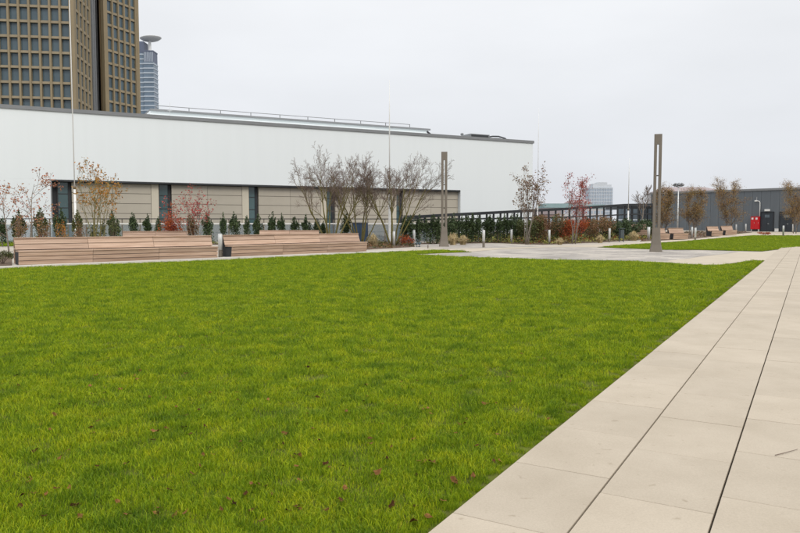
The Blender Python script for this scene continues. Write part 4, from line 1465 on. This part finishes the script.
def tree(label, q, seed, stems, H, P, bark, twig_m, leaf=None, lean=14, base_r=0.05, name='tree', cat='tree', spread0=0.12, group=None, leafargs=None, xs=1.0):
    r = random.Random(seed)
    t = thing(name, label, cat, q, 0, group)
    limbs, twigs, tips = MB(), MB(), []
    a0 = r.uniform(0, 6.28)
    for s in range(stems):
        a = a0 + 2 * math.pi * s / stems + r.gauss(0, 0.25)
        le = R(abs(r.gauss(lean, lean * 0.3))) if stems > 1 else R(r.uniform(0, 4))
        d = Vector((math.cos(a) * math.sin(le), math.sin(a) * math.sin(le), math.cos(le)))
        b = Vector((math.cos(a) * spread0 * (stems > 1), math.sin(a) * spread0 * (stems > 1), -0.05))
        grow(r, b, d, H * r.uniform(0.85, 1.0) * P.get('stemfrac', 0.62), base_r * r.uniform(0.75, 1.1), 0, P, limbs, twigs, tips)
    # normalise the height
    zm = max([p[2] for p in twigs.v] + [p[2] for p in limbs.v])
    k = H / zm
    for mb in (limbs, twigs):
        mb.v = [(x * k * xs, y * k * xs, z * k) for x, y, z in mb.v]
    tips = [(Vector((p.x * k * xs, p.y * k * xs, p.z * k)), d) for p, d in tips]
    limbs.build('trunk', bark, t, True)
    twigs.build('crown', twig_m, t)
    if leaf:
        la = leafargs
        leaves_mb(r, tips, la[0], la[1], la[2], la[3], la[4] if len(la) > 4 else -99).build('leaves', leaf, t)
    return t


P_bare = dict(levels=5, limb_lvl=2, seg=[7, 5, 4, 3, 2], wob=[0.06, 0.10, 0.13, 0.16, 0.2], up=[0.035, 0.05, 0.05, 0.03, 0.02], taper=0.75, rmin=0.0048,
              kids=[6, 5, 4, 4], ang=[21, 27, 31, 36], ratio=[0.60, 0.62, 0.58, 0.55], stemfrac=0.55)
P_bare['from'] = [0.40, 0.25, 0.2, 0.15]
GT = 'bare multi-stem trees behind the right long bench'
tree('bare spreading multi-stem tree directly behind the right long bench', foot(331, 49.0), 21, 7, 6.9, P_bare, m_bark_y, m_twig, None, 28, 0.058, 'bare_tree', group=GT)
tree('bare multi-stem tree in the middle of the three, at the bench end', foot(361, 50.5), 22, 7, 6.9, P_bare, m_bark_y, m_twig, None, 24, 0.058, 'bare_tree', group=GT)
tree('bare multi-stem tree in the mulch bed, nearest to the left lamp post', foot(393, 50.0), 25, 7, 6.8, P_bare, m_bark_y, m_twig, None, 28, 0.058, 'bare_tree', group=GT)

P_thin = dict(levels=4, limb_lvl=1, seg=[7, 4, 3, 2], wob=[0.08, 0.14, 0.18, 0.2], up=[0.03, 0.05, 0.03, 0.0], taper=0.75, rmin=0.006,
              kids=[9, 4, 3], ang=[42, 40, 42], ratio=[0.42, 0.5, 0.5], stemfrac=0.9)
P_thin['from'] = [0.3, 0.3, 0.3]
P_fan = dict(P_thin); P_fan['kids'] = [5, 3, 2]; P_fan['ang'] = [24, 30, 34]; P_fan['from'] = [0.4, 0.3, 0.3]
P_thin2 = dict(P_thin); P_thin2['kids'] = [10, 4, 2]; P_thin2['ang'] = [55, 44, 42]; P_thin2['ratio'] = [0.46, 0.5, 0.5]
tree('sparse slender young tree with pale reddish leaves at the left edge', foot(27, 33), 31, 1, 4.25, P_thin2, m_bark_g, m_twig, m_leaf_pink, 8, 0.045, 'young_tree', leafargs=(3, 0.055, 0.10, 0.6))
tree('sparse bent young tree cut by the left picture edge', foot(9, 34), 34, 1, 3.5, P_thin2, m_bark_g, m_twig, m_leaf_pink, 8, 0.05, 'young_tree', leafargs=(3, 0.055, 0.10, 0.6))
tree('fan-shaped multi-stem tree with few yellow leaves behind the left bench', foot(96, 36), 35, 9, 4.75, P_fan, m_bark_y, m_bark_y, m_leaf_yellow, 15, 0.03, 'young_tree', leafargs=(2, 0.06, 0.08, 0.6))
tree('small sparse tree with pinkish red leaves before the second window', foot(196, 44), 37, 6, 3.9, P_fan, m_bark_g, m_twig, m_leaf_red, 17, 0.028, 'young_tree', leafargs=(2, 0.065, 0.12, 0.7, 1.4))
P_col = dict(P_fan); P_col['kids'] = [10, 3, 2]; P_col['ang'] = [20, 26, 30]; P_col['ratio'] = [0.30, 0.45, 0.5]; P_col['up'] = [0.05, 0.1, 0.05, 0.02]; P_col['from'] = [0.35, 0.3, 0.3]
tree('tall slender multi-stem tree with brownish pink leaves in the right bed', foot(527, 53.5), 41, 7, 5.95, P_col, m_bark_g, m_twig, m_leaf_brown, 5, 0.035, 'slender_tree', leafargs=(2, 0.075, 0.12, 0.55, 2.6))
tree('slender tree with bright red leaves left of the distant pale tower', foot(574, 55), 43, 4, 5.4, P_col, m_bark_g, m_twig, m_leaf_red, 4.5, 0.035, 'slender_tree', leafargs=(3, 0.055, 0.13, 0.85, 1.0))
P_bare2 = dict(P_bare); P_bare2['levels'] = 4; P_bare2['rmin'] = 0.014
tree('small bare tree beside the dark pavilion, left of the right lamp post', foot(641, 76), 51, 1, 5.6, P_bare2, m_bark_g, m_twig, None, 10, 0.09, 'bare_tree')
P_birch = dict(levels=4, limb_lvl=1, seg=[8, 5, 4, 3], wob=[0.05, 0.12, 0.15, 0.15], up=[0.04, 0.06, -0.03, -0.12], taper=0.85, rmin=0.010,
               kids=[24, 6, 4], ang=[27, 32, 36], ratio=[0.30, 0.45, 0.5], stemfrac=0.95)
P_birch['from'] = [0.12, 0.2, 0.2]
GBi = 'birches with thinning autumn leaves before the grey wall'
for i, (lab, x, yy, yt) in enumerate([('brown-leaved birch right behind the right lamp post', 663.5, 82, 183.5), ('brown-leaved birch between the lamp post and the light mast side benches', 691.5, 84, 185.0),
                                      ('brown-leaved birch above the distant pair of benches', 729.0, 92, 178.0), ('brown-leaved birch at the right picture edge before the dark doors', 794.5, 88, 181.0)]):
    q = foot(x, yy); hh = AT(x, yt, yy).z - q.z
    tree(lab, q, 61 + i, 2, hh, P_birch, m_bark_g, m_twig, m_leaf_birch, 4, 0.055, 'birch_tree', group=GBi, leafargs=(4, 0.05, 0.18, 0.8, 0.5), xs=1.2 if i != 2 else 1.35)

# ------------------------------------------------------------------ columnar evergreen shrubs
def shrub_mesh(seed, H, W, n, m, size=0.05):
    """many upright leafy shoots around a stem: ragged top, uneven sides, gaps"""
    r = random.Random(seed)
    mb = MB()
    shoots = []
    for k in range(26):
        a = r.uniform(0, 6.28); rr = W * math.sqrt(r.random()) * 0.95
        z0 = H * r.uniform(0.0, 0.62); top = H * (1.0 - 0.30 * (rr / W) ** 1.5) * r.uniform(0.80, 1.0)
        shoots.append((rr * math.cos(a), rr * math.sin(a), z0, max(z0 + 0.14 * H, top), W * r.uniform(0.22, 0.42), r.uniform(-.08, .08), r.uniform(-.08, .08)))
    shoots[0] = (0, 0, 0.05 * H, H, W * 0.5, 0, 0); shoots[1] = (W * .2, 0, 0.3 * H, 0.97 * H, W * 0.45, 0, 0); shoots[2] = (-W * .2, 0.1 * W, 0.4 * H, 0.93 * H, W * 0.45, 0, 0)
    for _ in range(n):
        x, y, z0, z1, w, lx, ly = r.choice(shoots)
        f = r.random(); z = z0 + (z1 - z0) * f
        ww = w * (0.45 + 0.75 * math.sin(math.pi * min(1, 0.12 + f * 0.88))) * (1.0 if f < 0.8 else (1.02 - f) / 0.22)
        a = r.uniform(0, 6.28); q = ww * math.sqrt(r.random())
        c = Vector((x + lx * (z - z0) + q * math.cos(a), y + ly * (z - z0) + q * math.sin(a), z))
        u = (Vector((math.cos(a) * 0.6, math.sin(a) * 0.6, 0.8)) + rvec(r) * 0.6).normalized(); v = u.cross(rvec(r)).normalized()
        s = size * r.uniform(0.6, 1.4)
        o_ = len(mb.v)
        mb.v += [tuple(c - u * s), tuple(c + v * s * 0.5), tuple(c + u * s), tuple(c - v * s * 0.5)]
        mb.f.append((o_, o_ + 1, o_ + 2, o_ + 3))
    return mb.mesh('foliage', m)


stem_me = MB().tube([(0, 0, -0.02), (0.01, 0, 0.5), (0, 0.01, 1.6)], [0.03, 0.025, 0.01], 5).mesh('stem', m_bark_g)
sh_me = [shrub_mesh(80 + i, 1.0, [0.105, 0.13, 0.10, 0.14, 0.12, 0.115, 0.135, 0.11][i], 1500, m_shrub, 0.024) for i in range(8)]
sh_me2 = [shrub_mesh(90 + i, 1.0, 0.14, 1100, m_shrub2, 0.028) for i in range(2)]
ORD = ['first', 'second', 'third', 'fourth', 'fifth', 'sixth', 'seventh', 'eighth', 'ninth', 'tenth', 'eleventh', 'twelfth', 'thirteenth', 'fourteenth', 'fifteenth', 'sixteenth', 'seventeenth', 'eighteenth', 'nineteenth', 'twentieth']


rw = random.Random(77)


def shrub(label, q, h, wf, k, olive=False, group='columnar evergreen shrubs along the fence'):
    t = thing('columnar_shrub', label, 'shrub', q, k * 1.7, group)
    wf *= rw.uniform(0.85, 1.3); t.rotation_euler = (rw.gauss(0, .035), rw.gauss(0, .035), k * 1.7)
    f = link('foliage', (sh_me2 if olive else sh_me)[k % (2 if olive else 8)], t); f.scale = (h * wf, h * wf, h)
    s = link('stem', stem_me, t); s.scale = (1, 1, h * 0.5)


rs = random.Random(9)
rowA = [(2, 216), (18, 209), (41, 207), (59, 208), (78, 209), (115, 209), (133.5, 211), (147.5, 213), (158, 216), (208.5, 211), (223.5, 211.5), (236, 211.5), (247.5, 215), (258.5, 213)]
for i, (x, yt) in enumerate(rowA):
    yy = 48 if i < 6 else 52.5
    q = foot(x, yy); h = AT(x, yt, yy).z
    shrub('%s columnar evergreen shrub from the left, in the row behind the left bench' % ORD[i], q, h, 1.0, i, olive=(i in (1, 2, 4)))
rowB = [(271.6, 211), (282, 213), (294, 215.5), (306.7, 213.5), (316, 217), (323.5, 219), (345.5, 213)]
for i, (x, yt) in enumerate(rowB):
    q = foot(x, 52.6); h = AT(x, yt, 52.6).z
    shrub('%s columnar evergreen shrub behind the right long bench, counted from its steel bollard end' % ORD[i], q, h, 1.0 if i != 6 else 1.25, i + 2)
rowC = [403, 410.5, 419, 426.5, 433, 438.5]
for i, x in enumerate(rowC):
    q = foot(x, 54.6); h = AT(x, 216.5 + rs.uniform(-2, 1.5), 54.6).z
    shrub('%s dark columnar shrub between the bare trees and the left lamp post' % ORD[i], q, h * 1.04, 1.05, i)
rowD = [449.5, 455.5, 460.5, 466.5, 472.5, 478.5, 484.5, 491, 497.5, 504, 510.5, 517]
for i, x in enumerate(rowD):
    yy = 55.5 + (x - 449) * 0.045
    q = foot(x, yy); h = AT(x, 215.5 + rs.uniform(-1.5, 2), yy).z - q.z
    shrub('%s dark columnar shrub right of the left lamp post, before the black fence' % ORD[i], q, h * 1.06, 1.2, i + 1)

rowE = [522, 534, 540, 553, 566, 580, 588, 594, 603]
for i, x in enumerate(rowE):
    yy = 59 + (x - 522) * 0.09
    q = foot(x, yy); h = AT(x, 216.5 + rs.uniform(-1.5, 3), yy).z - q.z
    shrub('%s green fence shrub between the pinkish slender tree and the litter bin' % ORD[i], q, h, 1.25, i + 3, olive=(i % 3 == 1))

# ------------------------------------------------------------------ loose shrubs
def bush(label, q, w, h, m, n, size, seed, name='autumn_shrub', group=None, twigs=True):
    r = random.Random(seed)
    t = thing(name, label, 'shrub', q, 0, group)
    mb, tb = MB(), MB()
    blobs = [(Vector((r.uniform(-.55, .55) * w, r.uniform(-.5, .5) * w, h * r.uniform(0.35, 0.8))), r.uniform(0.22, 0.42)) for _ in range(9)]
    for b, s in blobs:
        tb.tube([(r.gauss(0, .05), r.gauss(0, .05), -0.02), tuple(b * 0.6), tuple(b + Vector((0, 0, h * 0.15)))], [0.018, 0.012, 0.006], 4)
    for _ in range(n):
        b, s = r.choice(blobs)
        v = rvec(r).normalized() * (r.random() ** 0.4)
        c = b + Vector((v.x * s * w, v.y * s * w, v.z * s * h * 0.9))
        c.z = max(0.04, c.z)
        u = rvec(r).normalized(); vv = u.cross(rvec(r)).normalized(); z_ = size * r.uniform(0.6, 1.4)
        o_ = len(mb.v)
        mb.v += [tuple(c - u * z_), tuple(c + vv * z_ * 0.6), tuple(c + u * z_), tuple(c - vv * z_ * 0.6)]
        mb.f.append((o_, o_ + 1, o_ + 2, o_ + 3))
    tb.build('branches', m_twig, t); mb.build('foliage', m, t)
    return t


bush('orange and red autumn shrub behind the left bench, before the second window', foot(173, 46), 1.1, 2.6, m_leaf_orange, 2200, 0.05, 101)
bush('dull orange upright shrub right of the orange autumn shrub', foot(193, 46.5), 0.55, 2.4, m_leaf_brown, 1400, 0.05, 102)
GR = 'russet shrubs in the right bed'
bush('russet shrub between the pinkish slender tree and the red tree', foot(547, 57.5), 1.9, 2.4, m_leaf_brown, 3000, 0.06, 103, group=GR)
bush('reddish shrub under the red tree', foot(574, 57), 1.7, 2.1, m_leaf_orange, 2000, 0.055, 104, group=GR)
bush('olive brown shrub right of the red tree', foot(597, 60), 1.9, 2.0, m_leaf_brown, 2200, 0.06, 105, group=GR)
bush('olive green shrub under the pinkish slender tree', foot(529, 57), 1.5, 2.1, m_shrub2, 2600, 0.06, 106, group=GR)
bush('olive green shrub right of the russet shrub', foot(561, 59), 1.5, 2.1, m_shrub2, 2600, 0.06, 107, group=GR)
for i, (x, yy, yt, w) in enumerate([(609, 66, 221, 1.6), (618, 68, 219.5, 1.5), (628, 70, 219.5, 1.6), (637, 71, 220, 1.5), (646, 72, 221, 1.3)]):
    q = foot(x, yy)
    bush('dark green %s of the dense shrubs behind the litter bin, from the left' % ORD[i], q, w, AT(x, yt, yy).z - q.z, m_shrub, 1800, 0.075, 110 + i, 'evergreen_shrub', 'dense green shrubs behind the litter bin')
bush('rust red low shrub at the right end of the mulch bed', foot(407, 49.5), 0.8, 0.75, m_leaf_orange, 500, 0.045, 120)
bush('dark green low shrub in front of the left fence end by the bench', G(2, 264.5), 0.55, 0.55, m_shrub2, 600, 0.03, 121, 'evergreen_shrub')
bush('low dark leafy shrub beside the left end of the nearest bench', G(10, 264.0) + Vector((0.0, 0.5, 0)), 0.4, 0.5, m_shrub, 450, 0.03, 122, 'evergreen_shrub')
bush('low reddish shrub at the far lawn edge before the dark doors', G(764, 235.0), 0.8, 0.4, m_leaf_orange, 350, 0.05, 123)
GL_ = 'autumn shrubs among the left hedge'
for lab, x, yy, w, h_, mm, nn, sd in [('loose brown shrub beside the sparse tree at the left edge', 20, 42, 0.6, 2.0, m_leaf_brown, 420, 141),
                                      ('rust brown shrub right of the sparse left tree', 45, 42.5, 0.6, 2.0, m_leaf_brown, 480, 142),
                                      ('yellow olive shrub before the first dark window', 60, 43, 0.55, 1.9, m_leaf_yellow, 300, 143),
                                      ('rusty shrub at the foot of the left white mast', 80, 43.5, 0.6, 1.9, m_leaf_brown, 420, 144),
                                      ('olive shrub at the foot of the yellow fan-shaped tree', 97, 41, 0.6, 1.7, m_shrub2, 800, 145),
                                      ('olive shrub right of the yellow fan-shaped tree', 113, 44, 0.5, 1.9, m_shrub2, 700, 146)]:
    bush(lab, foot(x, yy), w, h_, mm, nn, 0.045, sd, group=GL_)
# pale ornamental grasses
def ornamental(label, q, h, w, seed, m=None):
    r = random.Random(seed)
    t = thing('ornamental_grass', label, 'grass clump', q, 0, 'pale ornamental grass clumps')
    mb = MB()
    for _ in range(260):
        a = r.uniform(0, 6.28); le = r.uniform(0.1, 1.0) * w; hh = h * r.uniform(0.6, 1.0) * (1.1 - 0.5 * le / w)
        b = Vector((r.gauss(0, w * .12), r.gauss(0, w * .12), 0)); d = Vector((math.cos(a), math.sin(a), 0)); s = Vector((-d.y, d.x, 0)) * 0.012
        mdl = b + d * le * 0.4 + Vector((0, 0, hh)); tp = b + d * le + Vector((0, 0, hh * 0.75))
        o_ = len(mb.v)
        mb.v += [tuple(b - s), tuple(b + s), tuple(mdl + s), tuple(mdl - s), tuple(tp)]
        mb.f += [(o_, o_ + 1, o_ + 2, o_ + 3), (o_ + 3, o_ + 2, o_ + 4)]
    mb.build('blades', m or m_straw, t)


ornamental('straw-coloured grass clump in the mulch bed behind the bench end', foot(373, 48), 0.95, 0.7, 131)
ornamental('straw-coloured grass clump right beside the left lamp post foot', foot(453, 52), 0.95, 0.8, 132)
ornamental('low straw-coloured grass clump, second right of the left lamp post', foot(463, 52.5), 0.75, 0.8, 133)
ornamental('small straw grass clump left of the litter bin', foot(600, 57), 0.7, 0.6, 134)
ornamental('small straw grass clump right of the pinkish slender tree', foot(560, 53), 0.55, 0.6, 135)
ornamental('small straw grass clump between litter bin and right lamp post', foot(634, 62), 0.9, 0.8, 136)

# ground cover in the beds: nobody could count it
def cover(name, label, poly, n, seed, mats_w, hmax):
    nr = np.random.default_rng(seed)
    xs = [p.x for p in poly]; ys = [p.y for p in poly]
    k = 0
    for m, frac in mats_w:
        x = nr.uniform(min(xs), max(xs), int(n * frac * 3)); y = nr.uniform(min(ys), max(ys), len(x))
        ok = inside(poly, x, y); x, y = x[ok], y[ok]
        r = random.Random(seed + k); k += 1
        mb = MB()
        for a, b_ in zip(x, y):
            if mnoise.noise((a * 0.9 + k * 7, b_ * 0.9, 1.0)) < -0.05:
                continue
            z0 = gz(b_) + 0.05
            hh = hmax * r.uniform(0.2, 1.0) * (0.6 + 0.6 * mnoise.noise((a * 0.7, b_ * 0.7, 5.0 + k)))
            for _ in range(5):
                c = Vector((a + r.gauss(0, .12), b_ + r.gauss(0, .12), z0 + max(0.02, hh) * r.random()))
                u = rvec(r).normalized(); v = u.cross(rvec(r)).normalized(); s = 0.065 * r.uniform(0.6, 1.4)
                o_ = len(mb.v)
                mb.v += [tuple(c - u * s), tuple(c + v * s * .55), tuple(c + u * s), tuple(c - v * s * .55)]
                mb.f.append((o_, o_ + 1, o_ + 2, o_ + 3))
        ob = stuff(mb.build(name, m)); tag(ob, label % m.name.replace('_leaf', '').replace('_', ' '), 'ground cover')


m_lime = mat('lime_leaf', (0.30, 0.27, 0.06), 0.7, 0.3, 2.0, island=0.4, second=(0.19, 0.22, 0.04), world_pos=True)
cover('ground_cover', 'low %s ground cover in the long right bed', bed_right, 7000, 201, [(m_lime, 0.6), (m_leaf_orange, 0.08), (m_shrub2, 0.3), (m_leaf_brown, 0.15)], 0.65)
cover('ground_cover', 'low %s ground cover in the bed of the bare trees', bed_tree, 1600, 211, [(m_shrub2, 0.3), (m_leaf_brown, 0.3)], 0.35)
cover('ground_cover', 'low %s ground cover around the far benches', bed_far, 900, 221, [(m_leaf_brown, 0.4), (m_shrub2, 0.4)], 0.4)
cover('ground_cover', 'low %s ground cover under the hedge row', hedge_bed, 2200, 231, [(m_shrub2, 0.5), (m_lime, 0.3)], 0.4)
